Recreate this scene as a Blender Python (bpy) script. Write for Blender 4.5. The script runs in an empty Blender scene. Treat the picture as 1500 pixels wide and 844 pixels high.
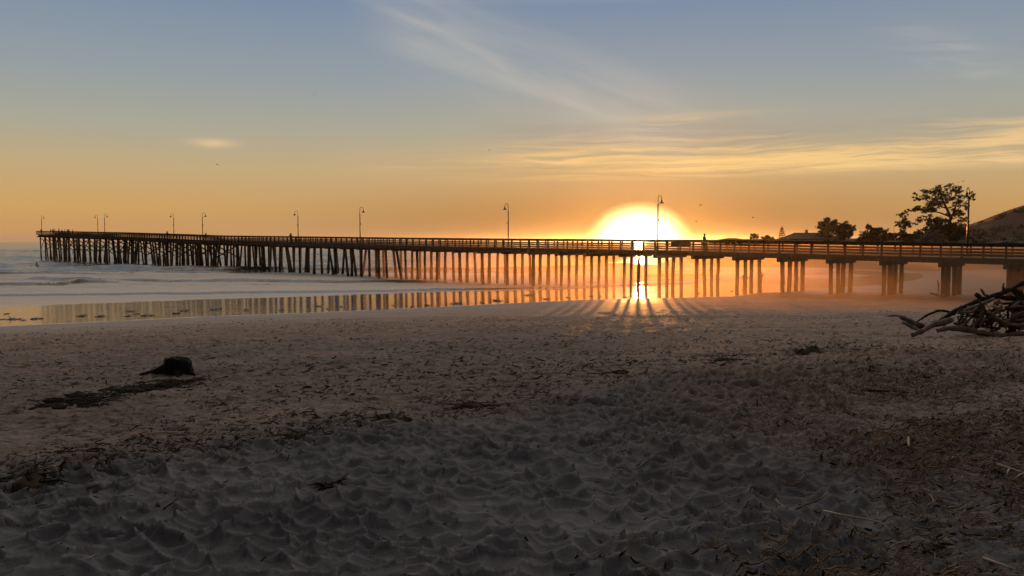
import bpy, math, random
import numpy as np
from mathutils import Vector, Matrix
R = math.radians
random.seed(7); rng = np.random.default_rng(7)
sc = bpy.context.scene
col = sc.collection

# ------------------------------------------------------------------ camera
F = 1155.0                      # focal length in photo pixels (1500 wide)
EYE = 4.65                      # above sea level; the sand under the camera is 3.05
PITCH = math.atan(69.0 / F)
cam = bpy.data.cameras.new("camera")
cam.sensor_width = 36.0; cam.lens = F / 1500 * 36.0
cam.clip_start = 0.1; cam.clip_end = 20000
co = bpy.data.objects.new("camera", cam); col.objects.link(co)
co.location = (0, 0, EYE); co.rotation_euler = (R(90) - PITCH, 0, 0)
sc.camera = co

# ------------------------------------------------------------------ sky, sun, exposure
SUN_AZ, SUN_EL = math.atan(186 / F), R(1.15)
SUN_DIR = Vector((math.sin(SUN_AZ) * math.cos(SUN_EL), math.cos(SUN_AZ) * math.cos(SUN_EL), math.sin(SUN_EL)))
SUN_STRENGTH = 3.4
HAZE_DENSITY, HAZE_G = 0.00005, 0.86
MIST_DENSITY = 0.0125
SKY_GAIN = 1.0
sc.view_settings.view_transform = 'Standard'; sc.view_settings.look = 'None'
sc.view_settings.exposure = 0.0; sc.view_settings.gamma = 1.0
sc.view_settings.use_curve_mapping = False
sc.cycles.use_denoising = True
try: sc.cycles.denoiser = 'OPENIMAGEDENOISE'
except Exception: pass
sc.cycles.max_bounces = 6; sc.cycles.volume_bounces = 1; sc.cycles.diffuse_bounces = 2
sc.cycles.glossy_bounces = 3; sc.cycles.sample_clamp_indirect = 6.0
sc.cycles.caustics_reflective = False; sc.cycles.caustics_refractive = False

world = bpy.data.worlds.new("World"); sc.world = world; world.use_nodes = True
nt = world.node_tree; nt.nodes.clear()
class X:                        # tiny arithmetic builder over shader math nodes
    def __init__(s, sock): s.s = sock
    @staticmethod
    def op(o, *a):
        n = NT[0].nodes.new('ShaderNodeMath'); n.operation = o
        for i, v in enumerate(a):
            if isinstance(v, X): NT[0].links.new(v.s, n.inputs[i])
            else: n.inputs[i].default_value = v
        return X(n.outputs[0])
    def __add__(s, o): return X.op('ADD', s, o)
    __radd__ = __add__
    def __sub__(s, o): return X.op('SUBTRACT', s, o)
    def __rsub__(s, o): return X.op('SUBTRACT', o, s)
    def __mul__(s, o): return X.op('MULTIPLY', s, o)
    __rmul__ = __mul__
    def __truediv__(s, o): return X.op('DIVIDE', s, o)
    def __neg__(s): return s * -1.0
NT = [nt]
def smooth(x, a, b):
    n = NT[0].nodes.new('ShaderNodeMapRange'); n.interpolation_type = 'SMOOTHSTEP'
    NT[0].links.new(x.s, n.inputs['Value'])
    n.inputs['From Min'].default_value = a; n.inputs['From Max'].default_value = b
    return X(n.outputs[0])
def gauss(x): return X.op('EXPONENT', -(x * x))
def comb(x, y, z=0.0):
    n = NT[0].nodes.new('ShaderNodeCombineXYZ')
    for i, v in enumerate((x, y, z)):
        if isinstance(v, X): NT[0].links.new(v.s, n.inputs[i])
        else: n.inputs[i].default_value = v
    return n.outputs[0]
def noise(vec, scale, detail=4, rough=.55, dist=0.0):
    n = NT[0].nodes.new('ShaderNodeTexNoise')
    if vec is not None: NT[0].links.new(vec, n.inputs['Vector'])
    n.inputs['Scale'].default_value = scale; n.inputs['Detail'].default_value = detail
    n.inputs['Roughness'].default_value = rough; n.inputs['Distortion'].default_value = dist
    return X(n.outputs[0])
def ramp(x, stops):
    n = NT[0].nodes.new('ShaderNodeValToRGB'); NT[0].links.new(x.s, n.inputs[0])
    e = n.color_ramp.elements
    while len(e) < len(stops): e.new(0.5)
    for i, (p, c) in enumerate(stops): e[i].position = p; e[i].color = (*c, 1)
    return n.outputs[0]
def mixc(fac, a, b, mode='MIX'):
    n = NT[0].nodes.new('ShaderNodeMix'); n.data_type = 'RGBA'; n.blend_type = mode
    for sock, v in ((n.inputs[0], fac), (n.inputs[6], a), (n.inputs[7], b)):
        if isinstance(v, X): NT[0].links.new(v.s, sock)
        elif isinstance(v, bpy.types.NodeSocket): NT[0].links.new(v, sock)
        elif isinstance(v, tuple): sock.default_value = (*v, 1)
        else: sock.default_value = v
    return n.outputs[2]
def srgb(r, g, b):
    f = lambda v: (v / 255 / 12.92) if v / 255 <= .04045 else ((v / 255 + .055) / 1.055) ** 2.4
    return (f(r), f(g), f(b))

tc = nt.nodes.new('ShaderNodeTexCoord')
sep = nt.nodes.new('ShaderNodeSeparateXYZ'); nt.links.new(tc.outputs['Generated'], sep.inputs[0])
dx, dy, dz = (X(sep.outputs[i]) for i in range(3))
el = X.op('ARCSINE', X.op('MINIMUM', X.op('MAXIMUM', dz, -1.0), 1.0)) * (180 / math.pi)      # degrees
az = X.op('ARCTAN2', dx, dy) * (180 / math.pi)
sa, se = math.degrees(SUN_AZ), math.degrees(SUN_EL)
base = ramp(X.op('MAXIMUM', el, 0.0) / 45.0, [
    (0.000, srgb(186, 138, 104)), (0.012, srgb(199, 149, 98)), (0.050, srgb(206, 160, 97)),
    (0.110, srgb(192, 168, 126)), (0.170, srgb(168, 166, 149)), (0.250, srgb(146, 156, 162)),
    (0.360, srgb(122, 140, 164)), (0.60, (.82, .74, .68)), (1.0, (1.0, .87, .74))])  # top stops: unseen high sky brightened to light foam and sand
# warm wash spreading from the sun
da, de = az - sa, el - se
wash = gauss(da / 24.0) * gauss(de / 5.0)
glow = gauss(da / 17.0) * gauss(de / 3.6)
c1 = mixc(wash * 0.6, base, srgb(192, 164, 124))
c1 = mixc(glow * 0.5, c1, srgb(186, 132, 72))
low = gauss(da / 20.0) * gauss((el - 1.0) / 2.4)
c1 = mixc(low * 0.62, c1, srgb(120, 80, 38))
# clouds: thin cirrus laid out by direction
u, v = az, el
wob = noise(comb(u * 0.10, v * 0.5), 1.0, 3)
st = noise(comb(u * 0.085, v * 2.1 + wob * 1.6 - u * 0.02, 3.7), 1.0, 7, .66)
st2 = noise(comb(u * 0.16, v * 1.0 + u * 0.10, 9.1), 1.0, 6, .6, .4)
vt = v + wob * 0.9 - 0.45 - u * 0.006
band = smooth(vt, 4.1, 4.9) * (1.0 - smooth(vt, 6.3, 7.7)) * smooth(u, -7.0, 6.0)
st = noise(comb(u * 0.05 + vt * .05, vt * 1.5 + wob * 0.5, 3.7), 1.0, 8, .66, .25)
cl1 = smooth(st, 0.38, 0.62) * band * (0.62 + .38 * smooth(u, 8., 24.))
side = gauss((v - 5.4) / 0.9) * smooth(u, -15.0, -8.0) * 0.35 * smooth(st, .35, .7)
wx = u + 11.0                                          # diagonal wisp from upper left towards the sun
wl = v - (16.2 - wx * 0.36)
wisp = gauss(wl / 2.5) * smooth(u, -13.0, -6.0) * (1.0 - smooth(u, 8.0, 16.0))
st3 = noise(comb((u * .95 - v * .33) * 0.07, wl * 0.55, 5.0), 1.0, 6, .55, .3)
cl2 = wisp * smooth(st3, 0.15, 0.85) * 0.66
puff = gauss((u + 20.6) / 1.3) * gauss((v - 6.55) / 0.27) * smooth(st2, .3, .55)
wr = gauss((v - (11.8 - (u - 28) * 0.42)) / 1.4) * gauss((u - 29) / 4.0) * smooth(st2, .35, .75) * .4
knot = gauss((u - 11.5) / 4.5) * gauss((v - 8.3 - (u - 11.5) * .05) / 0.45) * smooth(st, .4, .65) * .8
cwarm = mixc(gauss(da / 16.0) * 0.6, srgb(232, 196, 142), srgb(255, 208, 120))
cs = mixc(X.op('MINIMUM', cl1 + side + knot, 0.95), c1, cwarm)
cs = mixc(X.op('MINIMUM', cl2 + wr, 0.8), cs, srgb(196, 190, 176))
cs = mixc(puff * 0.6, cs, srgb(240, 205, 150))
shade = gauss((vt - 7.3) / 0.9) * smooth(u, -4., 3.) * (1.0 - smooth(u, 10., 26.) * .6) * (1.0 - smooth(st, .40, .62)) * (1.0 - X.op('MINIMUM', cl1, 1.0))
cs = mixc(shade * 0.5, cs, srgb(150, 138, 134))
# the over-exposed aureole
rr = X.op('SQRT', (da / 3.45) * (da / 3.45) + ((el - 0.0) / 2.55) * ((el - 0.0) / 2.55))
disc = 1.0 - smooth(rr, 0.52, 1.16)
core = gauss(rr / 0.42)
cs = mixc(disc, cs, (3.0, 2.0, 0.70))
cs = mixc(core, cs, (14.0, 12.0, 8.0))
# darker away from the sunset; unseen zenith dimmed to sharpen the sand relief
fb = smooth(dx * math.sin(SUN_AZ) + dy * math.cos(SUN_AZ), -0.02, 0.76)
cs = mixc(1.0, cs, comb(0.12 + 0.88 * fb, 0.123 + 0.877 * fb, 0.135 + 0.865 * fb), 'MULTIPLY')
sky = nt.nodes.new('ShaderNodeTexSky'); sky.sky_type = 'NISHITA'; sky.sun_disc = False
sky.sun_elevation = SUN_EL; sky.sun_rotation = SUN_AZ
b1 = nt.nodes.new('ShaderNodeBackground'); b1.inputs[1].default_value = 0.003
nt.links.new(sky.outputs[0], b1.inputs[0])
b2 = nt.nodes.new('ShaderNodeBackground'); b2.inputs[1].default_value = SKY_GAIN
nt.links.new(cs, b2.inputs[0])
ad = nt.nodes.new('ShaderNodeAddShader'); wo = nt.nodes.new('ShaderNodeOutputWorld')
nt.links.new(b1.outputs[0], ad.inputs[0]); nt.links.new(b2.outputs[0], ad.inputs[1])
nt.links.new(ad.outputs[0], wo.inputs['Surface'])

sl = bpy.data.lights.new("sun", 'SUN'); sl.energy = SUN_STRENGTH; sl.angle = R(0.5); sl.color = (1.0, 0.40, 0.09)
so = bpy.data.objects.new("sun", sl); col.objects.link(so)
so.rotation_euler = SUN_DIR.to_track_quat('Z', 'Y').to_euler()

# ------------------------------------------------------------------ helpers
CP, SP = math.cos(PITCH), math.sin(PITCH)
def ray(px, py):
    x, y = (px - 750) / F, -(py - 422) / F
    return Vector((x, CP + y * SP, -SP + y * CP))
def at(px, py, Y):
    d = ray(px, py); t = Y / d.y
    return Vector((0, 0, EYE)) + d * t
def at_z(px, py, z=0.0):
    d = ray(px, py); t = (z - EYE) / d.z
    return Vector((0, 0, EYE)) + d * t

def tag(o, label=None, cat=None, group=None, kind=None):
    if label: o['label'] = label
    if cat: o['category'] = cat
    if group: o['group'] = group
    if kind: o['kind'] = kind
    return o
def empty(name, loc=(0, 0, 0), rz=0.0):
    o = bpy.data.objects.new(name, None); col.objects.link(o); o.empty_display_size = .2
    o.location = loc; o.rotation_euler = (0, 0, rz); return o
def copy_tree(o, parent=None):
    c = o.copy(); col.objects.link(c)
    if parent: c.parent = parent
    for ch in o.children: copy_tree(ch, c)
    return c

class MB:
    def __init__(s): s.v, s.f, s.m = [], [], []
    def add(s, vs, fs, mi=0):
        b = len(s.v); s.v += [tuple(p) for p in vs]; s.f += [tuple(i + b for i in f) for f in fs]; s.m += [mi] * len(fs)
    def box(s, c, size, rz=0.0, mi=0):
        hx, hy, hz = size[0] / 2, size[1] / 2, size[2] / 2
        ca, sn = math.cos(rz), math.sin(rz)
        vs = []
        for z in (-hz, hz):
            for x, y in ((-hx, -hy), (hx, -hy), (hx, hy), (-hx, hy)):
                vs.append((c[0] + x * ca - y * sn, c[1] + x * sn + y * ca, c[2] + z))
        s.add(vs, [(3, 2, 1, 0), (4, 5, 6, 7), (0, 1, 5, 4), (1, 2, 6, 5), (2, 3, 7, 6), (3, 0, 4, 7)], mi)
    def beam(s, a, b, w, h):          # box beam from a to b, horizontal width w, vertical height h (a, b on its centre line)
        a, b = Vector(a), Vector(b); d = (b - a); n = Vector((-d.y, d.x, 0)).normalized() * (w / 2); k = Vector((0, 0, h / 2))
        vs = [a - n - k, a + n - k, a + n + k, a - n + k, b - n - k, b + n - k, b + n + k, b - n + k]
        s.add(vs, [(0, 1, 2, 3), (7, 6, 5, 4), (0, 4, 5, 1), (1, 5, 6, 2), (2, 6, 7, 3), (3, 7, 4, 0)])
    def tube(s, pts, rad, n=8, jit=0.0, seed=0, cap=True):
        rnd = random.Random(seed); pts = [Vector(p) for p in pts]; k = len(pts)
        if not isinstance(rad, (list, tuple)): rad = [rad] * k
        vs, up = [], None
        for i, p in enumerate(pts):
            t = (pts[min(i + 1, k - 1)] - pts[max(i - 1, 0)]).normalized()
            if up is None: up = t.orthogonal().normalized()
            up = (up - t * up.dot(t)).normalized(); sd = t.cross(up)
            for j in range(n):
                a = 2 * math.pi * j / n; r = rad[i] * (1 + jit * (rnd.random() * 2 - 1))
                vs.append(p + up * (math.cos(a) * r) + sd * (math.sin(a) * r))
        fs = [(i * n + j, i * n + (j + 1) % n, (i + 1) * n + (j + 1) % n, (i + 1) * n + j) for i in range(k - 1) for j in range(n)]
        if cap: fs += [tuple(range(n - 1, -1, -1)), tuple(range((k - 1) * n, k * n))]
        s.add(vs, fs)
    def lathe(s, prof, c=(0, 0, 0), n=12):
        vs = [(c[0] + r * math.cos(2 * math.pi * j / n), c[1] + r * math.sin(2 * math.pi * j / n), c[2] + z) for r, z in prof for j in range(n)]
        fs = [(i * n + j, i * n + (j + 1) % n, (i + 1) * n + (j + 1) % n, (i + 1) * n + j) for i in range(len(prof) - 1) for j in range(n)]
        s.add(vs, fs)
    def mesh(s, name, mat, smooth_=False):
        me = bpy.data.meshes.new(name); me.from_pydata(s.v, [], s.f); me.update()
        for m in (mat if isinstance(mat, (list, tuple)) else [mat]): me.materials.append(m)
        if any(s.m): me.polygons.foreach_set('material_index', s.m)
        if smooth_: me.polygons.foreach_set('use_smooth', [True] * len(me.polygons))
        return me
    def build(s, name, mat, parent=None, smooth_=False, loc=(0, 0, 0)):
        o = bpy.data.objects.new(name, s.mesh(name, mat, smooth_)); col.objects.link(o); o.location = loc
        if parent: o.parent = parent
        return o

# ------------------------------------------------------------------ numpy noise
def _hash(ix, iy, k):
    h = (ix.astype(np.int64) * 374761393 + iy.astype(np.int64) * 668265263 + k * 974634777) & 0xffffffff
    h = ((h ^ (h >> 13)) * 1274126177) & 0xffffffff
    h = ((h ^ (h >> 16)) * 2246822519) & 0xffffffff
    return ((h ^ (h >> 15)) & 0xffffff) / float(0xffffff)
def vnoise(x, y, k=0):
    ix, iy = np.floor(x), np.floor(y); fx, fy = x - ix, y - iy
    fx = fx * fx * fx * (fx * (fx * 6 - 15) + 10); fy = fy * fy * fy * (fy * (fy * 6 - 15) + 10)
    a, b = _hash(ix, iy, k), _hash(ix + 1, iy, k); c, d = _hash(ix, iy + 1, k), _hash(ix + 1, iy + 1, k)
    return (a + (b - a) * fx) * (1 - fy) + (c + (d - c) * fx) * fy
def fbm(x, y, o=4, k=0):
    r, a, t = 0, .5, 0
    for i in range(o): r = r + a * vnoise(x * 2 ** i + 17.3 * i, y * 2 ** i - 9.1 * i, k + i); t += a; a *= .5
    return r / t
def worley(x, y, k=0):
    ix, iy = np.floor(x), np.floor(y); f1 = np.full(x.shape, 9.0); f2 = np.full(x.shape, 9.0); idv = np.zeros(x.shape)
    for ox in (-1, 0, 1):
        for oy in (-1, 0, 1):
            cx, cy = ix + ox, iy + oy
            d = np.hypot(cx + .1 + .8 * _hash(cx, cy, k) - x, cy + .1 + .8 * _hash(cx, cy, k + 5) - y)
            nv = _hash(cx, cy, k + 9); m = d < f1
            f2 = np.where(m, f1, np.minimum(f2, d)); idv = np.where(m, nv, idv); f1 = np.where(m, d, f1)
    return f1, f2, idv
def sst(x, a, b):
    t = np.clip((x - a) / (b - a), 0, 1); return t * t * (3 - 2 * t)

# ------------------------------------------------------------------ beach shape
SEA = -.78                          # the still sea; a thin film slopes from the waterline (z 0) down to it
def film(x, s): return SEA * (1 - (1 - np.clip(-s / 30., 0, 1)) ** 1.25)
_wl = [at_z(*p) for p in ((0, 478), (150, 471.5), (300, 464), (500, 456.5), (700, 447), (850, 439.5), (950, 437), (1080, 434), (1115, 429), (1175, 425.5), (1225, 421), (1290, 417), (1335, 411), (1352, 406))]
LAND = [(-4000, -2400)] + [(p.x, p.y) for p in _wl] + [(58, 112), (54, 124), (41, 131), (31, 136), (27, 143), (30, 160), (45, 220), (120, 500), (600, 1900), (4600, 2600), (4600, -4600), (-4000, -4600)]
LANDA = np.array(LAND, float)
def shore(x, y):                    # signed distance to the waterline, positive on land
    d = np.full(x.shape, 1e9); ins = np.zeros(x.shape, bool)
    for i in range(len(LANDA)):
        ax, ay = LANDA[i]; bx, by = LANDA[(i + 1) % len(LANDA)]
        ex, ey = bx - ax, by - ay
        t = np.clip(((x - ax) * ex + (y - ay) * ey) / (ex * ex + ey * ey), 0, 1)
        d = np.minimum(d, np.hypot(x - ax - t * ex, y - ay - t * ey))
        if by != ay:
            c = ((ay > y) != (by > y)) & (x < (bx - ax) * (y - ay) / (by - ay) + ax); ins ^= c
    return np.where(ins, d, -d)
def beach_z(x, y, s=None):          # without footprints
    if s is None: s = shore(x, y)
    w = 3 + 17 * sst(x, -16, 24)
    k = (3.05 - .015 * w) / (47 - w)
    fz = film(x, s); k = (3.05 - .015 * w - fz) / (47 - w)
    sp_ = 4 * (np.log1p(np.exp(np.clip((s - w) / 4, -30, 30))) - np.log1p(np.exp(-w / 4)))
    z = fz + .015 * s + (k - .015) * np.where(s - w > 100, s - w, sp_)
    top = 3.05; e = .35
    z = -e * np.log(np.exp(-np.minimum(z, 30) / e) + np.exp(-top / e))
    m_ = sst(x + y, 100, 125) * sst(y, 55, 75)
    z = z * (1 - m_) + m_ * np.minimum(z, .30 + .12 * z)
    z = np.where(s < 0, np.maximum(fz - .02 + .012 * np.minimum(s + 1.5, 0), -2.5), z)
    return z
def sand_z(x, y):
    xa, ya = np.array([x], float), np.array([y], float); return float(beach_z(xa, ya)[0])
def on_sand(px, py):
    d = ray(px, py); t = 2.5
    for i in range(4000):
        p = Vector((0, 0, EYE)) + d * t
        if p.z <= sand_z(p.x, p.y): break
        t += .04 + .002 * t
    p.z = sand_z(p.x, p.y); return p

# ------------------------------------------------------------------ materials
def mat(name):
    m = bpy.data.materials.new(name); m.use_nodes = True; NT[0] = m.node_tree
    return m, m.node_tree.nodes['Principled BSDF']
def obj_coord():
    n = NT[0].nodes.new('ShaderNodeTexCoord'); return n.outputs['Object']
def geo_pos():
    n = NT[0].nodes.new('ShaderNodeNewGeometry'); return n.outputs['Position']
def scaled(vec, s):
    n = NT[0].nodes.new('ShaderNodeMapping'); NT[0].links.new(vec, n.inputs[0]); n.inputs['Scale'].default_value = s; return n.outputs[0]
def link(a, b): NT[0].links.new(a.s if isinstance(a, X) else a, b)
def bump(h, strength, dist=.02):
    n = NT[0].nodes.new('ShaderNodeBump'); n.inputs['Strength'].default_value = strength; n.inputs['Distance'].default_value = dist
    link(h, n.inputs['Height']); return n.outputs[0]
def attr(name):
    n = NT[0].nodes.new('ShaderNodeAttribute'); n.attribute_name = name; return X(n.outputs['Fac'])
def simple(name, c0, c1, scale=6., rough=.8, spec=.3, bs=.4, stretch=(1, 1, 1)):
    m, b = mat(name)
    n = noise(scaled(obj_coord(), stretch), scale, 6, .65)
    link(ramp(n, [(.3, c0), (.7, c1)]), b.inputs['Base Color'])
    b.inputs['Roughness'].default_value = rough; b.inputs['Specular IOR Level'].default_value = spec
    if bs: link(bump(n, bs), b.inputs['Normal'])
    return m
M = {}
M['timber'] = simple('weathered_timber', (.035, .026, .02), (.11, .085, .065), 5., .85, .25, .5, (1, 1, .25))
_z = NT[0].nodes.new('ShaderNodeSeparateXYZ'); link(geo_pos(), _z.inputs[0]); _b = NT[0].nodes['Principled BSDF']
_c = _b.inputs['Base Color'].links[0].from_socket; _n = noise(geo_pos(), 2.2, 4, .6)
link(mixc((1.0 - smooth(X(_z.outputs[2]) + (_n - .5) * 1.1, -.2, 1.0)) * .8, _c, (.018, .017, .011)), _b.inputs['Base Color'])
M['deck'] = simple('deck_timber', (.05, .037, .028), (.12, .092, .07), 3., .85, .25, .4)
M['metal'] = simple('painted_lamp_metal', (.018, .018, .016), (.035, .032, .028), 9., .42, .5, .05)
M['glass'] = simple('opal_glass', (.55, .52, .45), (.65, .62, .55), 3., .25, .5, 0)
M['board'] = simple('sign_board_wood', (.06, .03, .02), (.09, .05, .03), 4., .7, .3, .2)
M['drift'] = simple('driftwood', (.085, .06, .044), (.30, .23, .172), 7., .85, .25, .8, (1, 1, 1))
M['driftdark'] = simple('dark_driftwood', (.022, .016, .012), (.07, .05, .037), 7., .9, .2, .8)
M['twig'] = simple('dry_twigs', (.07, .045, .028), (.30, .21, .14), 3.5, .9, .2, .2)
M['twigpale'] = simple('pale_dry_twigs', (.25, .20, .145), (.46, .39, .31), 5., .9, .2, .2)
M['kelp'] = simple('wet_kelp', (.012, .009, .005), (.035, .025, .013), 12., .45, .5, .6)
M['wrack_shade'] = simple('dry_wrack', (.012, .01, .008), (.05, .037, .026), 3., .9, .2, .3)  # dried weed; also the mid-beach flecks that stand for relief shading
M['stump'] = simple('charred_stump', (.006, .005, .004), (.02, .016, .012), 14., .9, .2, .8)
M['skin'] = simple('skin', (.35, .2, .14), (.4, .24, .17), 3., .6, .3, 0)
M['cloth'] = simple('dark_cloth', (.02, .02, .026), (.05, .045, .05), 8., .9, .2, .1)
M['hair'] = simple('dark_hair', (.012, .009, .007), (.03, .02, .014), 20., .7, .3, .2)
M['bird'] = simple('bird_feathers', (.03, .028, .026), (.08, .075, .07), 20., .8, .2, 0)
M['wall'] = simple('painted_wall', (.28, .24, .2), (.36, .31, .26), 2., .9, .2, .1)
M['roof'] = simple('roof_shingle', (.05, .04, .035), (.1, .08, .065), 6., .9, .2, .3)
M['pane'] = simple('window_pane', (.02, .02, .025), (.04, .04, .045), 1., .08, .6, 0)
M['bark'] = simple('bark', (.05, .035, .025), (.12, .085, .06), 4., .9, .2, .6)
M['land'] = simple('coastal_scrub', (.035, .032, .018), (.10, .085, .05), .35, .95, .1, .5)
M['hill'] = simple('dry_hill_grass', (.042, .022, .012), (.075, .042, .024), .06, .95, .1, .3)
def leafmat(name, c0, c1):
    m = simple(name, c0, c1, .9, .7, .25, 0); return m
M['leaf'] = leafmat('evergreen_leaves', (.02, .026, .011), (.075, .085, .035))
M['euc'] = leafmat('gum_leaves', (.03, .032, .016), (.085, .085, .045))
M['pale'] = leafmat('pale_grey_leaves', (.16, .14, .1), (.3, .26, .2))
M['surf'] = simple('surfboard_foam', (.6, .58, .52), (.7, .68, .6), 2., .4, .5, 0)
M['wetsuit'] = simple('wetsuit', (.012, .012, .014), (.02, .02, .022), 8., .6, .3, 0)

# sand
m, b = mat('beach_sand'); M['sand'] = m
P = geo_pos()
n1 = noise(scaled(P, (.5, 1.1, 1)), .8, 6, .6); n2 = noise(P, 9., 6, .7); n3 = noise(P, 160., 3, .7)
cc = ramp(n1 * .45 + n2 * .35 + n3 * .2, [(.33, (.074, .075, .084)), (.5, (.120, .121, .134)), (.66, (.172, .172, .188))])
wk_shade = attr('wrack_shade'); wet = attr('wet')
spot = smooth(noise(scaled(P, (1.0, 2.4, 1)), 4., 7, .75, .3), .525, .575)
cc = mixc(X.op('MINIMUM', attr('damp') * 1.25, 1.0), cc, mixc(smooth(n2 * .6 + n1 * .4, .38, .62), (.128, .076, .043), (.300, .182, .110)))
cc = mixc(X.op('MINIMUM', wk_shade * spot, 1.0) * .85, cc, (.024, .018, .014))  # weed debris, plus mid-beach relief shading painted as dark spots
cc = mixc(wet * .35, cc, (.062, .044, .032))
link(cc, b.inputs['Base Color'])
link(.88 - attr('damp') * .24 - wet * .22, b.inputs['Roughness']); b.inputs['Specular IOR Level'].default_value = .36
hb = noise(scaled(P, (1, 1.7, 1)), 26., 5, .7) + noise(P, 210., 2, .6) * .35
link(bump(hb, .6, .018), b.inputs['Normal'])

# sea
m, b = mat('sea_water'); M['sea'] = m
P = geo_pos(); foam = attr('foam'); chop = attr('chop')
sp_ = NT[0].nodes.new('ShaderNodeSeparateXYZ'); link(P, sp_.inputs[0])
fine = noise(scaled(P, (.55, 1.6, 1)), 1.6, 5, .6) * chop + noise(scaled(P, (.12, .5, 1)), 1., 4, .55) * chop * 2.0 + noise(scaled(P, (.7, 2.2, 1)), .9, 3, .5) * .22
fp = noise(scaled(P, (.16, .55, 1)), 1.0, 7, .62, .5)
fp2 = noise(scaled(P, (.55, 1.7, 1)), 1.1, 6, .68, .8)
fm = smooth(foam + (fp - .5) * 1.15 + (fp2 - .5) * .55, .38, .55)
b.inputs['Base Color'].default_value = (.060, .046, .034, 1)
link(.10 + chop * .06, b.inputs['Roughness']); b.inputs['IOR'].default_value = 1.333
link(bump(fine, .55, .16), b.inputs['Normal'])
fb_ = NT[0].nodes.new('ShaderNodeBsdfDiffuse'); fb_.inputs[0].default_value = (.84, .76, .68, 1)
link(bump(fp + fp2 * .6, .9, .22), fb_.inputs['Normal'])
mx = NT[0].nodes.new('ShaderNodeMixShader'); link(fm * .92, mx.inputs[0]); link(b.outputs[0], mx.inputs[1]); link(fb_.outputs[0], mx.inputs[2])
link(mx.outputs[0], m.node_tree.nodes['Material Output'].inputs['Surface'])

# ------------------------------------------------------------------ sand sheet
def grid_mesh(name, xs, ys, zs, material, attrs=None, wrap=False):
    nr, na = xs.shape
    me = bpy.data.meshes.new(name); nv = nr * na
    co_ = np.empty((nv, 3), np.float32); co_[:, 0] = xs.ravel(); co_[:, 1] = ys.ravel(); co_[:, 2] = zs.ravel()
    idx = np.arange(nv).reshape(nr, na)
    if wrap: idx = np.hstack([idx, idx[:, :1]])
    q = np.stack([idx[:-1, :-1], idx[:-1, 1:], idx[1:, 1:], idx[1:, :-1]], -1).reshape(-1, 4)
    me.vertices.add(nv); me.vertices.foreach_set('co', co_.ravel())
    me.loops.add(q.size); me.loops.foreach_set('vertex_index', q.ravel().astype(np.int32))
    me.polygons.add(len(q)); me.polygons.foreach_set('loop_start', np.arange(0, q.size, 4, dtype=np.int32))
    me.polygons.foreach_set('use_smooth', np.ones(len(q), bool))
    me.update(calc_edges=True); me.materials.append(material)
    for k_, a_ in (attrs or {}).items():
        at_ = me.attributes.new(k_, 'FLOAT', 'POINT'); at_.data.foreach_set('value', a_.ravel().astype(np.float32))
    o = bpy.data.objects.new(name, me); col.objects.link(o); return o
def polar(radii, fine, step, coarse=4.0):
    a = np.concatenate([np.arange(-fine, fine + step / 2, step), np.arange(fine + coarse, 360 - fine - coarse / 2, coarse)])
    a = np.radians(a[::-1]); r = np.array(radii)
    return r[:, None] * np.sin(a)[None, :], r[:, None] * np.cos(a)[None, :]
radii = [.02, .5, 1.0, 1.5] + list(np.geomspace(2.0, 44, 980)) + list(np.geomspace(44.6, 180, 150)) + list(np.geomspace(190, 3900, 30))
xs, ys = polar(radii, 42, .1)
s = shore(xs, ys); z = beach_z(xs, ys, s)
# where the weed line runs (photo points dropped on the beach)
wp = [on_sand(*p) for p in ((-60, 735), (0, 724), (110, 702), (250, 678), (420, 652), (560, 622), (700, 598), (850, 580), (950, 556), (1050, 536), (1190, 522), (1330, 516), (1480, 512))]
wd = np.full(xs.shape, 1e9)
for a_, b_ in zip(wp[:-1], wp[1:]):
    ex, ey = b_.x - a_.x, b_.y - a_.y
    t = np.clip(((xs - a_.x) * ex + (ys - a_.y) * ey) / (ex * ex + ey * ey), 0, 1)
    wd = np.minimum(wd, np.hypot(xs - a_.x - t * ex, ys - a_.y - t * ey))
wx_ = np.array([p.x for p in wp]); wy_ = np.array([p.y for p in wp])
side_ = ys - np.interp(xs, wx_, wy_)                       # >0 seaward of the weed line
near = 1 - sst(side_ + (fbm(xs * .5, ys * .5, 3, 99) - .5) * 3, -1.6, 1.6)
rr_ = np.hypot(xs, ys)
lod = 1 - sst(rr_, 60, 120)
big = (fbm(xs * .22, ys * .3, 3, 3) - .5) * .22 + (fbm(xs * .9, ys * 1.1, 3, 8) - .5) * .07
qx = xs + (fbm(xs * 2.6, ys * 2.6, 3, 20) - .5) * .26; qy = ys + (fbm(xs * 2.6, ys * 2.6, 3, 30) - .5) * .26
f1, f2, idv = worley(qx / .178, qy / .155, 1)
bowl = np.minimum(f1, .72) ** 1.5 * (.35 + .65 * idv)
g1, g2, idg = worley(qx / .46 + 3.3, qy / .36, 40)
bowl2 = np.minimum(g1, .72) ** 1.7 * idg
rough_ = .35 + 1.0 * fbm(xs * .55, ys * .6, 3, 50)
rtx0 = sst(xs - .34 * ys, -.2, 1.6) * (1 - sst(ys, 9, 15))
hn = (bowl * .23 + bowl2 * .05) * (1 - .45 * rtx0) + (fbm(xs * 8, ys * 8, 2, 60) - .5) * .012
h1, h2, idh = worley(qx / .27 + 7, qy / .15, 70)
k1, k2, idk = worley(qx / .7 + 2, qy / .33 + 5, 75)
hf = np.minimum(h1, .9) ** 1.5 * .075 * (.1 + .9 * idh) - .055 * np.maximum(0, 1 - k1 / .45) ** 1.2 * (idk > .45) + (fbm(xs * 3.2, ys * 7.0, 4, 80) - .5) * .07
dry = sst(s + (fbm(xs * .3, ys * .5, 3, 93) - .5) * 14, 4, 20)
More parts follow.
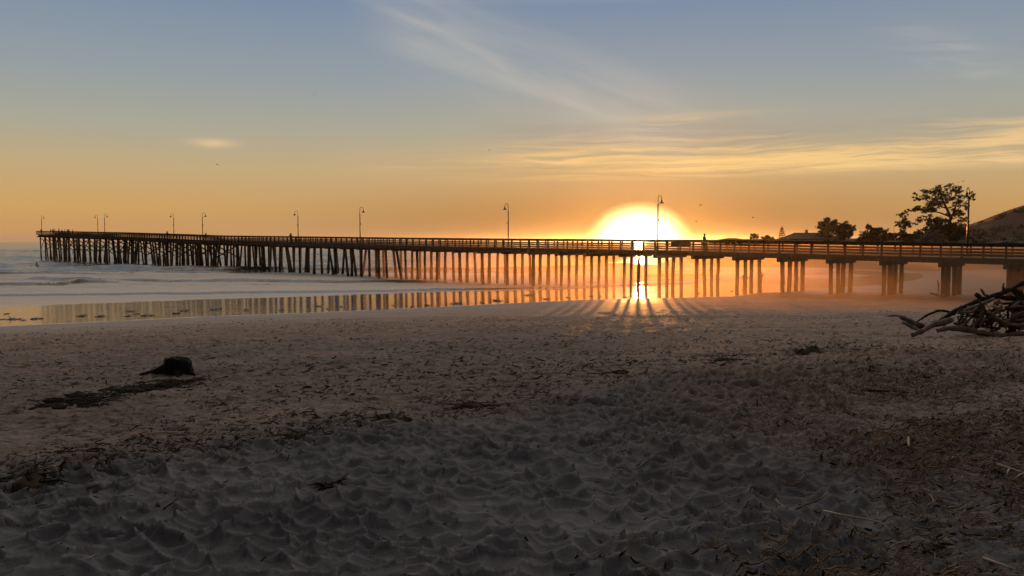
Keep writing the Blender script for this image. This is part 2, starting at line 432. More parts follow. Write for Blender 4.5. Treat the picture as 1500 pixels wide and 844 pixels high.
z = z + lod * sst(s, 1, 9) * (big * sst(s, 6, 16) + dry * rough_ * (near * hn + (1 - near) * hf))
z = z + lod * sst(s, -.5, 2) * (1 - dry) * (fbm(xs * .8, ys * 1.6, 3, 90) - .5) * .012
# wrack along the weed line; mid-beach marks paint in relief shading
wband = np.exp(-(wd / .75) ** 2) * (.35 + .9 * fbm(xs * .9, ys * 1.3, 3, 100))
wband2 = np.exp(-((side_ - 2.2) / 2.2) ** 2) * .55 * fbm(xs * .5, ys * .9, 3, 104)
rtx = sst(xs - .34 * ys, -.2, 1.6) * sst(ys, 2, 3) * (1 - sst(ys, 9, 15))
wrk_shade = np.clip(1.05 * (1 - near) * sst(s, 5, 13) * (.4 + fbm(xs * .35, ys * .7, 3, 115)) + .06 + wband * .85 + wband2 + rtx * 1.15 * (.4 + fbm(xs * .8, ys * .8, 3, 110)) * (s > 5), 0, 1)
wetv = 1 - sst(s + (fbm(xs * .25, ys * .5, 3, 118) - .5) * 8, .5, 12.0)
sand = grid_mesh('sand', xs, ys, z, M['sand'], {'wrack_shade': wrk_shade * sst(s, 5, 10), 'wet': wetv, 'damp': np.clip((1 - near) * (.45 + .55 * (1 - sst(s, 6, 30))) + .25 * (1 - sst(s, 10, 40)) + .45 * sst(xs - .12 * ys, -.5, 3.) * sst(rr_, 5, 10), 0, 1)}, wrap=True)
tag(sand, kind='structure')
SANDR, SANDZ = (np.array(radii), z)
A_ = np.radians(np.concatenate([np.arange(-42, 42 + .05, .1), np.arange(46, 360 - 42 - 2, 4.0)])[::-1])
JOFF = int(np.argmin(np.abs(A_ - R(42))))
def sand_top(x, y):                                       # real sheet height incl. footprints (visible sector)
    r = math.hypot(x, y); a = math.atan2(x, y)
    i = int(np.clip(np.searchsorted(SANDR, r), 1, len(SANDR) - 1)); i = i - 1 if r - SANDR[i - 1] < SANDR[i] - r else i
    j = int(np.clip(round((R(42) - a) / R(.1)), 0, 840)) + JOFF; return float(SANDZ[i, j])

# ------------------------------------------------------------------ sea
radii_w = list(np.geomspace(30, 160, 520)) + list(np.geomspace(161, 600, 160)) + list(np.geomspace(610, 3950, 60))
xw, yw = polar(radii_w, 44, .14)
sw = shore(xw, yw)
zw = np.zeros(xw.shape); foam_ = np.zeros(xw.shape)
def ridge(pix, amp, face, back, foam_front=0.0, foam_top=0.0, cut=1.3):
    global zw, foam_
    pts = [at_z(p[0], p[1], SEA) for p in pix]
    X_ = np.array([p.x for p in pts]); Y_ = np.array([p.y for p in pts])
    # extrapolate beyond the ends
    base_ = np.interp(xw, X_, Y_) + (fbm(xw * .09, yw * .03, 3, int(amp * 100) + 3) - .5) * 3.0 + (fbm(xw * .5, yw * .2, 2, 7) - .5) * .8
    endf = sst(xw, X_[0] - 9, X_[0] + 3) * (1 - sst(xw, X_[-1] - 3, X_[-1] + 9))
    d = yw - base_
    prof = np.where(d < 0, np.exp(-(d / face) ** 2), np.exp(-(d / back) ** 2))
    a_ = amp * endf * (.7 + .6 * fbm(xw * .11, yw * .02, 3, int(amp * 77) + 9))
    zw = zw + a_ * prof
    if foam_front: foam_ = np.maximum(foam_, foam_front * endf * np.exp(-((d + face * 2.0 + 1.5) / 2.5) ** 2))
    foam_ = foam_ - cut * endf * np.exp(-((d + face * .7) / (face * 1.1)) ** 2) * (d < face * .2)
    if foam_top: foam_ = np.maximum(foam_, foam_top * endf * np.exp(-((d - back * .25) / (back * .6)) ** 2) * (d > -face * .15))
# broad sheets of foam, then the waves
zone = sst(-sw, 22, 27) * (1 - sst(yw, 128, 142))
foam_ = zone * (.58 + .30 * fbm(xw * .03, yw * .12, 3, 130)) * (1 - sst(xw, -2, 22) * .55)
foam_ = np.maximum(foam_, sst(-sw, 30, 60) * .50 * fbm(xw * .02, yw * .06, 3, 140) * (1 - sst(yw, 160, 330)))
ridge([(-200, 434), (0, 432), (300, 430), (580, 426.5), (750, 423.5), (860, 421), (1000, 417)], .17, .55, 7.0, .75, .75)
ridge([(-200, 422), (0, 419), (60, 418), (118, 414.5)], .42, .9, 3.5, 0, .6)
ridge([(70, 408), (200, 411), (380, 411), (520, 413), (640, 414)], .30, .9, 4.0, 0, .6)
ridge([(-200, 404), (0, 403), (90, 401.5)], .40, 1.2, 4.0, 0, .6)
ridge([(110, 402), (170, 402), (250, 399.5)], .3, 1.2, 4.0, 0, .5)
ridge([(150, 393), (240, 396.5), (330, 397.5), (500, 397.5), (700, 397.5), (860, 397), (930, 396)], .75, 1.0, 7.0, .4, 0, 4.0)
ridge([(-200, 388), (0, 388), (60, 387)], .5, 2.0, 6.0, 0, .6)
ridge([(-300, 377), (0, 377.5), (70, 378)], .8, 4.0, 10.0, 0, .3)
ridge([(-300, 369), (0, 368), (55, 369)], .7, 6.0, 14.0, 0, .2)
ridge([(1000, 411), (1110, 410), (1230, 410)], .3, 1.0, 4.0, .0, .9)
ridge([(1030, 402), (1115, 402.5), (1260, 403)], .35, 1.2, 4.0, .3, 1.0)
off = sst(-sw, 34, 70)
zw = zw + off * ((fbm(xw * .12, yw * .35, 4, 150) - .5) * .85 + (fbm(xw * .04, yw * .1, 3, 155) - .5) * .5) * (1 - .75 * sst(yw, 300, 900))
chop_ = .02 + .98 * sst(-sw, 21, 48)
# the thin foam lip at the very edge of the film
foam_ = np.maximum(foam_, .62 * np.exp(-((sw + .15) / .32) ** 2) * (xw < 24))
zw = np.where(sw > -.2, np.minimum(zw, .002), zw) + film(xw, np.minimum(sw, .8))
sea = grid_mesh('sea', xw, yw, zw, M['sea'], {'foam': np.clip(foam_, -1, 1), 'chop': chop_}, wrap=True)
tag(sea, kind='structure')

# ------------------------------------------------------------------ headland and hill
def terrain(name, x0, x1, y0, y1, nx, ny, fn, material):
    gx, gy = np.meshgrid(np.linspace(x0, x1, nx), np.linspace(y0, y1, ny)); return tag(grid_mesh(name, gx, gy, fn(gx, gy), material), kind='structure')
def headland_z(x, y):
    sd = shore(x, y)
    edge = -12 * sst(x, 52, 68)
    front = sst(y - edge, 124, 142)                        # bluff towards the beach
    tip = sst(x - (y - 140) * .10, 27, 52)
    top = 3.1 + 2.2 * sst(x, 68, 84) + (fbm(x * .06, y * .06, 3, 200) - .5) * 1.2
    z_ = np.minimum(top, 60) * front * tip * (.75 + .25 * sst(x, 34, 60)) * sst(sd, .5, 8) + (fbm(x * .3, y * .3, 3, 205) - .5) * .5
    return z_ - .45 + 0 * sd
terrain('headland', 20, 330, 118, 300, 260, 160, headland_z, M['land'])
def hill_z(x, y):
    px = 750 + F * x / y
    ridge_y = np.interp(px, [1180, 1290, 1340, 1400, 1425, 1460, 1500, 1560, 1640, 1750, 1900], [354, 349, 342, 331, 324.5, 311, 297, 289, 286, 288, 292])
    top = 4.65 + (353 - ridge_y) * 280 / F
    prof = np.exp(-((y - 280) / np.where(y < 280, 60., 45.)) ** 2)
    return top * prof - .5 + (fbm(x * .05, y * .05, 4, 210) - .5) * 1.6 * prof
gx, gy = np.meshgrid(np.linspace(.36, 1.1, 300), np.linspace(185, 380, 120)); gx = gx * gy
tag(grid_mesh('hill', gx, gy, hill_z(gx, gy), M['hill']), kind='structure')

# ------------------------------------------------------------------ haze
HT = 22.0
hz = MB(); hz.box((0, 0, (HT - 4) / 2), (9400, 9400, HT + 4)); 
m = bpy.data.materials.new('haze_air'); m.use_nodes = True; m.node_tree.nodes.clear()
vn = m.node_tree.nodes.new('ShaderNodeVolumePrincipled'); mo = m.node_tree.nodes.new('ShaderNodeOutputMaterial')
vn.inputs['Color'].default_value = (.95, .90, .84, 1); vn.inputs['Density'].default_value = HAZE_DENSITY; vn.inputs['Anisotropy'].default_value = HAZE_G
m.node_tree.links.new(vn.outputs[0], mo.inputs['Volume'])
ho = hz.build('haze', m); tag(ho, kind='stuff'); ho.display_type = 'WIRE'

# low bank of sea mist lying on the wet beach under the landward half of the pier
ms = MB(); ring = [(-26, 122), (-6, 99), (14, 77), (29, 59), (41, 47), (60, 42), (70, 60), (72, 108), (48, 114)]
cx_, cy_ = 34, 82; nr_ = len(ring)
low_ring = [(-26, 122), (-7, 84), (2, 38), (12, 27), (27, 22), (60, 22), (72, 60), (74, 108), (48, 116)]   # it thins out over the sand towards the camera
ms.add([(x, y, -3) for x, y in low_ring] + [(x, y, -1.2) for x, y in low_ring] + [(cx_ + (x - cx_) * .95, cy_ + (y - cy_) * .95, 4.2) for x, y in ring],
       [tuple(range(nr_ - 1, -1, -1)), tuple(range(2 * nr_, 3 * nr_))] + [(l * nr_ + k, l * nr_ + (k + 1) % nr_, (l + 1) * nr_ + (k + 1) % nr_, (l + 1) * nr_ + k) for l in (0, 1) for k in range(nr_)])
m = bpy.data.materials.new('mist_air'); m.use_nodes = True; m.node_tree.nodes.clear()
vn = m.node_tree.nodes.new('ShaderNodeVolumePrincipled'); mo = m.node_tree.nodes.new('ShaderNodeOutputMaterial')
vn.inputs['Color'].default_value = (.95, .62, .36, 1); vn.inputs['Density'].default_value = MIST_DENSITY; vn.inputs['Anisotropy'].default_value = .72  # orange sunset glow put into the scattering colour
m.node_tree.links.new(vn.outputs[0], mo.inputs['Volume'])
tag(ms.build('mist', m), kind='stuff')

# ------------------------------------------------------------------ pier
CX = 97.5; RT = math.sqrt(.5)
ALONG = Vector((-RT, RT, 0)); ACROSS = Vector((RT, RT, 0))    # ACROSS points to the far side
RY = [30, 50, 59, 64, 79, 101, 115, 157, 170, 195, 247, 260]
RZ = [-.45, -.28, -.2, -.13, .13, .33, .5, 1.1, 1.5, 2.15, 3.2, 3.45]
def rail_z(Y): return EYE + float(np.interp(Y, RY, RZ))
def pp(Y, off=0.0, z=None): 
    p = Vector((CX - Y, Y, 0)) + ACROSS * off; p.z = rail_z(Y) if z is None else z; return p
HALF = 2.55
BENTS = [59.5 + 3.1 * k for k in range(-7, 58)]
PANEL_STEP = 3.1 / 3
pier = empty('pier', pp(62, 0, 0))
tag(pier, 'long weathered timber pier on rows of round piles crossing the beach into the sea', 'pier')
PI = Matrix.Translation(-pier.location)
def pbuild(mb, name, material, parent=pier, sm=False):
    off = pier.location
    mb.v = [(a - off.x, b_ - off.y, c - off.z) for a, b_, c in mb.v]
    return mb.build(name, material, parent, sm)
ys_ = [BENTS[0] - 1 + PANEL_STEP * i for i in range(int((BENTS[-1] - BENTS[0] + 2.4) / PANEL_STEP) + 1)]
dk = MB(); fa = MB()
rnd = random.Random(3)
for a_, b_ in zip(ys_[:-1], ys_[1:]):                      # planks across, four per panel
    for k in range(5):
        t0, t1 = a_ + (b_ - a_) * k / 5, a_ + (b_ - a_) * (k + .93) / 5
        tm = (t0 + t1) / 2; zt = rail_z(tm) - 1.10 + rnd.uniform(-.006, .006)
        hw = HALF + .10 + rnd.uniform(-.02, .02)
        p0, p1 = pp(tm, -hw, zt - .04), pp(tm, hw, zt - .04)
        dk.beam(p0, p1, (t1 - t0) * math.sqrt(2), .075)
pbuild(dk, 'deck', M['deck'])
for off_, w_ in ((-HALF + .02, .10), (-1.3, .16), (0, .16), (1.3, .16), (HALF - .02, .10)):
    for a_, b_ in zip(BENTS[:-1], BENTS[1:]):
        fa.beam(pp(a_, off_, rail_z(a_) - 1.10 - .08 - .19), pp(b_, off_, rail_z(b_) - 1.10 - .08 - .19), w_, .37)
pbuild(fa, 'stringers', M['timber'])
pile_rest = MB(); n_pile = 0
for i, Y in enumerate(BENTS):
    zc = rail_z(Y) - 1.10 - .45
    jit_ = rnd.uniform(-.25, .25)
    cp = MB(); cp.beam(pp(Y, -HALF - .25 + jit_ * .3, zc - .165), pp(Y, HALF + .25 + jit_ * .3, zc - .165), .34, .33)
    if i < 100: pbuild(cp, 'pile_cap', M['timber'])
    far = max(0.0, min(1.0, (Y - 95) / 40))
    offs = [-2.0, -.68, .66, 2.0]
    if Y > 118 and rnd.random() < .5: offs.append(rnd.uniform(-1.6, 1.6))
    for o_ in offs:
        o_ += rnd.uniform(-.08, .08) * (1 + far)
        top = pp(Y, o_, zc - .33 + .002) + ALONG * rnd.uniform(-.06, .06)
        lean_a = rnd.gauss(0, .07 + .34 * far); lean_c = rnd.gauss(0, .06 + .25 * far)
        if far > .2 and rnd.random() < .2: lean_a += rnd.choice((-1, 1)) * rnd.uniform(.7, 1.6)
        zb = -2.9 if Y > 90 else -1.8
        bot = top + ALONG * lean_a + ACROSS * lean_c; bot.z = zb
        if Y > 100: bot += ALONG * (lean_a * .3)
        r0 = rnd.uniform(.165, .2)
        K = 9
        pts = [top.lerp(bot, k / (K - 1)) for k in range(K)]
        pts = [p + Vector((rnd.uniform(-.015, .015), rnd.uniform(-.015, .015), 0)) * (0 < k < K - 1) for k, p in enumerate(pts)]
        rad = [r0 * (1.02 - .10 * k / (K - 1)) for k in range(K)]
        if Y > 92:                                         # mussel growth near the water
            for k in range(K):
                if -1.1 < pts[k].z < .9: rad[k] *= 1.0 + .35 * rnd.random()
        tgt = MB() if n_pile < 100 and i >= 5 else pile_rest
        tgt.tube(pts, rad, 10, .05, n_pile)
        if tgt is not pile_rest: pbuild(tgt, 'pile', M['timber'], sm=True); n_pile += 1
tag(pbuild(pile_rest, 'pile', M['timber'], sm=True), kind='stuff')
br = MB()                                                  # cross bracing towards the sea end
for i, Y in enumerate(BENTS):
    if Y > 150:
        z1 = rail_z(Y) - 1.9
        br.beam(pp(Y, -2.2, z1), pp(Y, 2.2, 1.4), .09, .26)
        if i % 2: br.beam(pp(Y + .15, 2.2, z1), pp(Y + .15, -2.2, 1.4), .09, .26)
        if i % 3 == 0 and Y > 185: br.beam(pp(Y, -2.1, z1 - .3), pp(Y + 3.1, -2.1, 1.6), .09, .26)
pbuild(br, 'cross_bracing', M['timber'])
for sgn in (-1, 1):
    rl = MB(); off_ = sgn * HALF
    for a_, b_ in zip(ys_[:-1], ys_[1:]):
        for zc, hh, ww, oo in ((-.93, .115, .045, -.04), (-.70, .115, .045, -.04), (-.47, .115, .045, -.04), (-.17, .19, .045, -.04), (-.03, .055, .24, 0)):
            rl.beam(pp(a_, off_ + sgn * oo, rail_z(a_) + zc), pp(b_, off_ + sgn * oo, rail_z(b_) + zc), ww, hh)
    ro = pbuild(rl, 'railing', M['timber'])
    rest = MB(); cnt = 0
    for j, Y in enumerate(ys_):
        Yj = Y + (.0 if sgn < 0 else .55)
        q = MB() if cnt < 100 and Y > 48 else rest
        c = pp(Yj, off_ + sgn * .07, rail_z(Yj) - .66)
        q.box(c, (.13, .13, 1.2), R(45))
        if q is not rest:
            cnt += 1
            pbuild(q, 'post', M['timber'], ro)
    tag(pbuild(rest, 'post', M['timber'], ro), kind='stuff')

# lamps on the pier ---------------------------------------------------------------
def make_lamp():
    root = empty('street_lamp')
    p = MB(); p.lathe([(.0, 0), (.17, 0), (.17, .05), (.13, .09), (.12, .45), (.10, .5), (.085, .55)], n=14); p.build('base', M['metal'], root)
    p = MB(); p.tube([(0, 0, .5), (0, 0, 2.2), (0, 0, 4.55)], [.082, .076, .062], 12); p.build('pole', M['metal'], root, True)
    p = MB(); p.lathe([(.03, 0), (.10, 0), (.10, .06), (.07, .09), (.03, .1)], (0, 0, 4.52), 12); p.build('collar', M['metal'], root)
    pts = [(0, 0, 4.55), (0, 0, 5.15)] + [(.31 - .31 * math.cos(a), 0, 5.22 + .31 * math.sin(a)) for a in [math.pi * k / 10 for k in range(11)]] + [(.62, 0, 5.08)]
    p = MB(); p.tube(pts, .032, 8); p.build('arm', M['metal'], root, True)
    p = MB(); p.lathe([(.03, .30), (.07, .28), (.085, .16), (.11, .10), (.20, .03), (.29, -.02), (.30, -.05), (.285, -.05), (.19, 0), (.1, .06), (.0, .08)], (.62, 0, 4.80), 16)
    sh = p.build('lamp_shade', M['metal'], root, True)
    p = MB(); p.lathe([(.0, -.10), (.05, -.09), (.075, -.04), (.07, .02), (.04, .06)], (.62, 0, 4.80), 12); p.build('bulb', M['glass'], sh, True)
    p = MB(); p.box((.12, 0, 3.05), (.12, .10, .16)); p.tube([(.0, 0, 3.05), (.08, 0, 3.05)], .02, 6); p.build('junction_box', M['metal'], root)
    return root
lamp = make_lamp()
LAMPS = [(1416, 1, 'lamp post in front of the big gum tree, lowest part of its pole glowing orange'),
         (963, -1, 'dark lamp post standing against the white sun glare'),
         (744.5, 1, 'lamp post on the middle of the pier, first one seaward of the sun, hooked left'),
         (528, -1, 'lamp post second seaward of the sun, hooked right'),
         (437.5, 1, 'lamp post hooked left, beside the lone pier visitor with a pointed outline'),
         (298, -1, 'lamp post hooked right, beside the hunched pier visitor'),
         (256, 1, 'lamp post hooked left, third counted from the seaward three'),
         (155, -1, 'right hand lamp post of the close pair near the pier end, hooked right'),
         (145, 1, 'left hand lamp post of the close pair near the pier end, hooked left'),
         (63, -1, 'outermost lamp post at the seaward tip of the pier')]
for i, (px, sd, lab) in enumerate(LAMPS):
    o = lamp if i == 0 else copy_tree(lamp)
    off_ = sd * (HALF - .25)
    k = (px - 750) / F; tot = CX + off_ * math.sqrt(2); Y = tot / (1 + k); Yc = Y - off_ * RT
    o.location = pp(Yc, off_, rail_z(Yc) - 1.10); o.rotation_euler.z = R(45) if sd < 0 else R(225)
    o.scale = (1, 1, 1.0)
    tag(o, lab, 'street lamp', 'gooseneck lamp posts along the pier')

nb = MB(); Yn = 79.1
a0, a1 = pp(79.9, -HALF - .12, rail_z(79.9) - .42), pp(78.3, -HALF - .12, rail_z(78.3) - .42)
nbc = (a0 + a1) / 2
nr = empty('notice_board', nbc); tag(nr, 'dark board fixed to the pier railing beneath the sunlit lamp post', 'board')
q = MB(); q.beam(a0 - nbc, a1 - nbc, .05, .5); q.build('panel', M['board'], nr)
q = MB(); q.beam(a0 - nbc + Vector((0, 0, .275)), a1 - nbc + Vector((0, 0, .275)), .07, .05); q.beam(a0 - nbc - Vector((0, 0, .275)), a1 - nbc - Vector((0, 0, .275)), .07, .05); q.build('frame', M['timber'], nr)

# ------------------------------------------------------------------ people
def skin_mesh(name, verts, edges, radii_, material, sub=2):
    me = bpy.data.meshes.new(name); me.from_pydata(verts, edges, []); me.update()
    o = bpy.data.objects.new(name, me); col.objects.link(o)
    md = o.modifiers.new('s', 'SKIN'); md.use_smooth_shade = True
    for i, r in enumerate(radii_):
        sv = me.skin_vertices[0].data[i]; sv.radius = r if isinstance(r, tuple) else (r, r); sv.use_root = (i == 0)
    sb = o.modifiers.new('u', 'SUBSURF'); sb.levels = sub; sb.render_levels = sub
    dg = bpy.context.evaluated_depsgraph_get(); ev = o.evaluated_get(dg)
    m2 = bpy.data.meshes.new_from_object(ev); o.modifiers.clear(); o.data = m2; bpy.data.meshes.remove(me)
    m2.materials.clear(); m2.materials.append(material); m2.name = name
    return o
def make_person(pose, loc, rz, label, group, height=1.7, hat=False, top='cloth', standing=True):
    k = height / 1.7
    J = {'pelvis': (0, 0, .95), 'waist': (0, .0, 1.08), 'chest': (0, 0, 1.30), 'neck': (0, 0, 1.44), 'neck2': (0, .01, 1.50), 'head': (0, .015, 1.58), 'crown': (0, .01, 1.68), 'nose': (0, .115, 1.57),
         'shL': (-.17, 0, 1.40), 'shR': (.17, 0, 1.40), 'elL': (-.24, -.02, 1.13), 'elR': (.24, -.02, 1.13), 'wrL': (-.25, .08, .88), 'wrR': (.25, .08, .88), 'haL': (-.25, .11, .79), 'haR': (.25, .11, .79),
         'hipL': (-.09, 0, .90), 'hipR': (.09, 0, .90), 'knL': (-.10, .02, .50), 'knR': (.10, .02, .50), 'anL': (-.11, -.02, .08), 'anR': (.11, -.02, .08), 'toL': (-.12, .16, .03), 'toR': (.12, .16, .03)}
    J.update(pose)
    rad = {'pelvis': (.15, .11), 'waist': (.14, .10), 'chest': (.16, .115), 'neck': (.065, .065), 'neck2': (.055, .055), 'head': (.082, .10), 'crown': (.06, .07), 'nose': (.012, .012), 'shL': .062, 'shR': .062, 'elL': .045, 'elR': .045, 'wrL': .033, 'wrR': .033, 'haL': (.04, .022), 'haR': (.04, .022),
           'hipL': .09, 'hipR': .09, 'knL': .06, 'knR': .06, 'anL': .042, 'anR': .042, 'toL': (.045, .03), 'toR': (.045, .03)}
    E = [('pelvis', 'waist'), ('waist', 'chest'), ('chest', 'neck'), ('neck', 'neck2'), ('neck2', 'head'), ('head', 'crown'), ('head', 'nose'), ('chest', 'shL'), ('chest', 'shR'), ('shL', 'elL'), ('elL', 'wrL'), ('wrL', 'haL'), ('shR', 'elR'), ('elR', 'wrR'), ('wrR', 'haR'),
         ('pelvis', 'hipL'), ('pelvis', 'hipR'), ('hipL', 'knL'), ('knL', 'anL'), ('anL', 'toL'), ('hipR', 'knR'), ('knR', 'anR'), ('anR', 'toR')]
    names = list(J); 
    vs = [tuple(c * k for c in J[n]) for n in names]
    rs = [tuple(c * k for c in (rad[n] if isinstance(rad[n], tuple) else (rad[n], rad[n]))) for n in names]
    o = skin_mesh('person', vs, [(names.index(a), names.index(b_)) for a, b_ in E], rs, M[top])
    o.location = loc; o.rotation_euler.z = rz
    tag(o, label, 'person', group)
    h = Vector(J['head']) * k; c = Vector(J['crown']) * k
    hm = MB(); hm.lathe([(.0, .14), (.05, .135), (.09, .10), (.112, .04), (.112, -.02), (.10, -.05)] if not hat else [(.0, .17), (.06, .165), (.095, .12), (.105, .04), (.20, .03), (.205, .02), (.1, .02)], (h.x, h.y - .012, h.z), 12)
    hm.build('hat' if hat else 'hair', M['cloth'] if hat else M['hair'], o, True)
    return o
def pier_spot(px, off):
    k = (px - 750) / F; tot = CX + off * math.sqrt(2); Y = tot / (1 + k); Yc = Y - off * RT
    return pp(Yc, off, rail_z(Yc) - 1.10)
gP = 'people standing on the pier'
lean = {'haL': (-.18, .42, 1.10), 'wrL': (-.2, .34, 1.10), 'elL': (-.26, .08, 1.10), 'haR': (.18, .42, 1.10), 'wrR': (.2, .34, 1.10), 'elR': (.26, .08, 1.10), 'head': (0, .05, 1.57), 'nose': (0, .15, 1.54), 'crown': (0, .055, 1.67)}
make_person(lean, pier_spot(1031, -HALF + .5), R(135 + 90), 'person in a brimmed hat leaning at the railing right of the sun glare', gP, 1.66, True)
make_person(lean, pier_spot(426.5, -HALF + .5), R(225), 'lone person on the pier just left of a lamp hooked left', gP, 1.68)
hunch = dict(lean); hunch.update({'head': (0, .22, 1.42), 'crown': (0, .26, 1.52), 'nose': (0, .31, 1.38), 'neck2': (0, .14, 1.40), 'neck': (0, .09, 1.36), 'chest': (0, .04, 1.24), 'shL': (-.17, .07, 1.32), 'shR': (.17, .07, 1.32), 'haL': (-.18, .5, 1.10), 'haR': (.18, .5, 1.10), 'wrL': (-.2, .42, 1.12), 'wrR': (.2, .42, 1.12)})
make_person(hunch, pier_spot(301.5, -HALF + .45), R(315), 'hunched person bending over the railing beside the lamp hooked right', gP, 1.74)
make_person({}, pier_spot(246, .3), R(60), 'person walking the pier alone left of a lamp hooked left', gP, 1.66)
FAR = [(62, 1.62, 'person at the pier tip right below the outermost lamp'), (76, 1.72, 'first person of the row of visitors near the pier tip'), (79.5, 1.78, 'thin person second in the row of visitors near the pier tip'), (82, 1.66, 'person third in the row of visitors near the pier tip'),
       (88, 1.86, 'tallest person in the row of visitors near the pier tip'), (92.5, 1.58, 'short person just right of the tallest visitor'), (96.5, 1.62, 'person between the short visitor and the stout pair'),
       (100.5, 1.72, 'left person of a close pair among the pier end visitors'), (102.5, 1.68, 'right person of a close pair among the pier end visitors'), (108, 1.62, 'last person of the row, nearest the shore, among pier end visitors')]
for i, (px, hgt, lab) in enumerate(FAR):
    make_person(lean if i % 2 else {}, pier_spot(px, -HALF + .45 + (i % 3) * .25), R(225 + (i * 53) % 80), lab, gP, hgt)
hips = {'elL': (-.34, -.05, 1.16), 'wrL': (-.18, .05, 1.0), 'haL': (-.13, .08, .98), 'elR': (.34, -.05, 1.16), 'wrR': (.18, .05, 1.0), 'haR': (.13, .08, .98), 'anL': (-.16, 0, .08), 'toL': (-.2, .16, .03), 'anR': (.14, 0, .08), 'toR': (.17, .16, .03)}
akimbo = {'elR': (.36, -.02, 1.42), 'wrR': (.22, .04, 1.60), 'haR': (.12, .05, 1.66), 'elL': (-.34, -.05, 1.16), 'wrL': (-.18, .05, 1.0), 'haL': (-.13, .08, .98)}
def ground_person(px, Y, *a, **k):
    x = (px - 750) / F * Y; p = Vector((x, Y, max(sand_top(x, Y), float(film(0, shore(np.array([x]), np.array([Y])))[0]) - .03))); return make_person(k.pop('pose'), p, *a, **k)
ground_person(1091, 78.0, R(10), 'person with hands on hips standing between two pier piles on wet sand', 'people under the pier', 1.72, pose=hips)
ground_person(1114.6, 77.0, R(20), 'person half hidden by a pile, one elbow raised beside it', 'people under the pier', 1.74, pose=akimbo)

# surfer
sp = at_z(53, 391.5, SEA)
zs = SEA + .1
sb = MB(); n = 15
prof = [(-1.1 + 2.2 * i / (n - 1), .27 * max(0.02, 1 - abs(-1 + 2 * i / (n - 1)) ** 2.6)) for i in range(n)]
vs = []; 
for x_, w_ in prof:
    rk = .10 * (x_ / 1.1) ** 2 if x_ > 0 else .03 * (x_ / 1.1) ** 2
    vs += [(x_, -w_, rk), (x_, 0, rk + .04), (x_, w_, rk), (x_, 0, rk - .03)]
fs = [(i * 4 + j, i * 4 + (j + 1) % 4, i * 4 + 4 + (j + 1) % 4, i * 4 + 4 + j) for i in range(n - 1) for j in range(4)] + [(3, 2, 1, 0), tuple((n - 1) * 4 + j for j in range(4))]
sb.add(vs, fs); o = sb.build('surfboard', M['surf'], None, True, (sp.x, sp.y, zs + .12)); o.rotation_euler.z = R(8); tag(o, 'pale surfboard under the surfer out in the breakers', 'surfboard')
f_ = MB(); f_.add([(-1.0, 0, .0), (-.85, 0, .0), (-.98, 0, -.14), (-1.0, .012, .0), (-.85, .012, .0), (-.98, .012, -.14)], [(0, 1, 2), (5, 4, 3), (0, 3, 4, 1), (1, 4, 5, 2), (2, 5, 3, 0)]); f_.build('fin', M['wetsuit'], o)
sit = {'pelvis': (0, 0, .12), 'waist': (0, .03, .26), 'chest': (0, .1, .46), 'neck': (0, .14, .6), 'neck2': (0, .16, .65), 'head': (0, .18, .73), 'crown': (0, .18, .83), 'nose': (0, .285, .72), 'shL': (-.17, .11, .56), 'shR': (.17, .11, .56), 'elL': (-.24, .22, .33), 'elR': (.24, .22, .33), 'wrL': (-.18, .4, .2), 'wrR': (.18, .4, .2), 'haL': (-.15, .48, .17), 'haR': (.15, .48, .17), 'hipL': (-.1, .04, .1), 'hipR': (.1, .04, .1), 'knL': (-.3, .36, .06), 'knR': (.3, .36, .06), 'anL': (-.36, .3, -.36), 'anR': (.36, .3, -.36), 'toL': (-.36, .44, -.44), 'toR': (.36, .44, -.44)}
make_person(sit, (sp.x, sp.y, zs + .10), R(-82), 'surfer in a dark wetsuit sitting on a board out in the breakers', None, 1.75, top='wetsuit')

# ------------------------------------------------------------------ trees and houses on the headland
def crown_mesh(clumps, n_per, size, seed, Y, flat=.6):
    """clumps: (px, py, rx_px, ry_px, weight); leaves are small folded quads spread through each clump's volume"""
    r = np.random.default_rng(seed); vs, fs = [], []
    sc_ = Y / F
    for (px, py, rx, ry, w) in clumps:
        c = at(px, py, Y + r.uniform(-1, 1) * min(rx * sc_, 2.5)); RX, RZ_ = rx * sc_, ry * sc_
        nt_ = max(5, int(16 * w)); D = r.normal(size=(nt_, 3)); D /= np.linalg.norm(D, axis=1)[:, None]; D *= (r.random((nt_, 1)) ** .4) * 1.05
        tuft = np.array((c.x, c.y, c.z)) + D * np.array((RX, RX * .9, RZ_)); tr = r.uniform(.12, .34, nt_) * (RX * RZ_) ** .5
        for _ in range(int(n_per * w)):
            k_ = r.integers(nt_); d = r.normal(size=3) * .62
            p = tuft[k_] + d * tr[k_] * np.array((1.25, 1.25, .8))
            a = r.normal(size=3); a /= np.linalg.norm(a); b_ = np.cross(a, r.normal(size=3)); b_ /= np.linalg.norm(b_) + 1e-9
            L, W = size * r.uniform(.6, 1.4), size * r.uniform(.22, .5)
            i = len(vs); vs += [tuple(p - a * L), tuple(p + b_ * W), tuple(p + a * L), tuple(p - b_ * W)]; fs.append((i, i + 1, i + 2, i + 3))
    return vs, fs
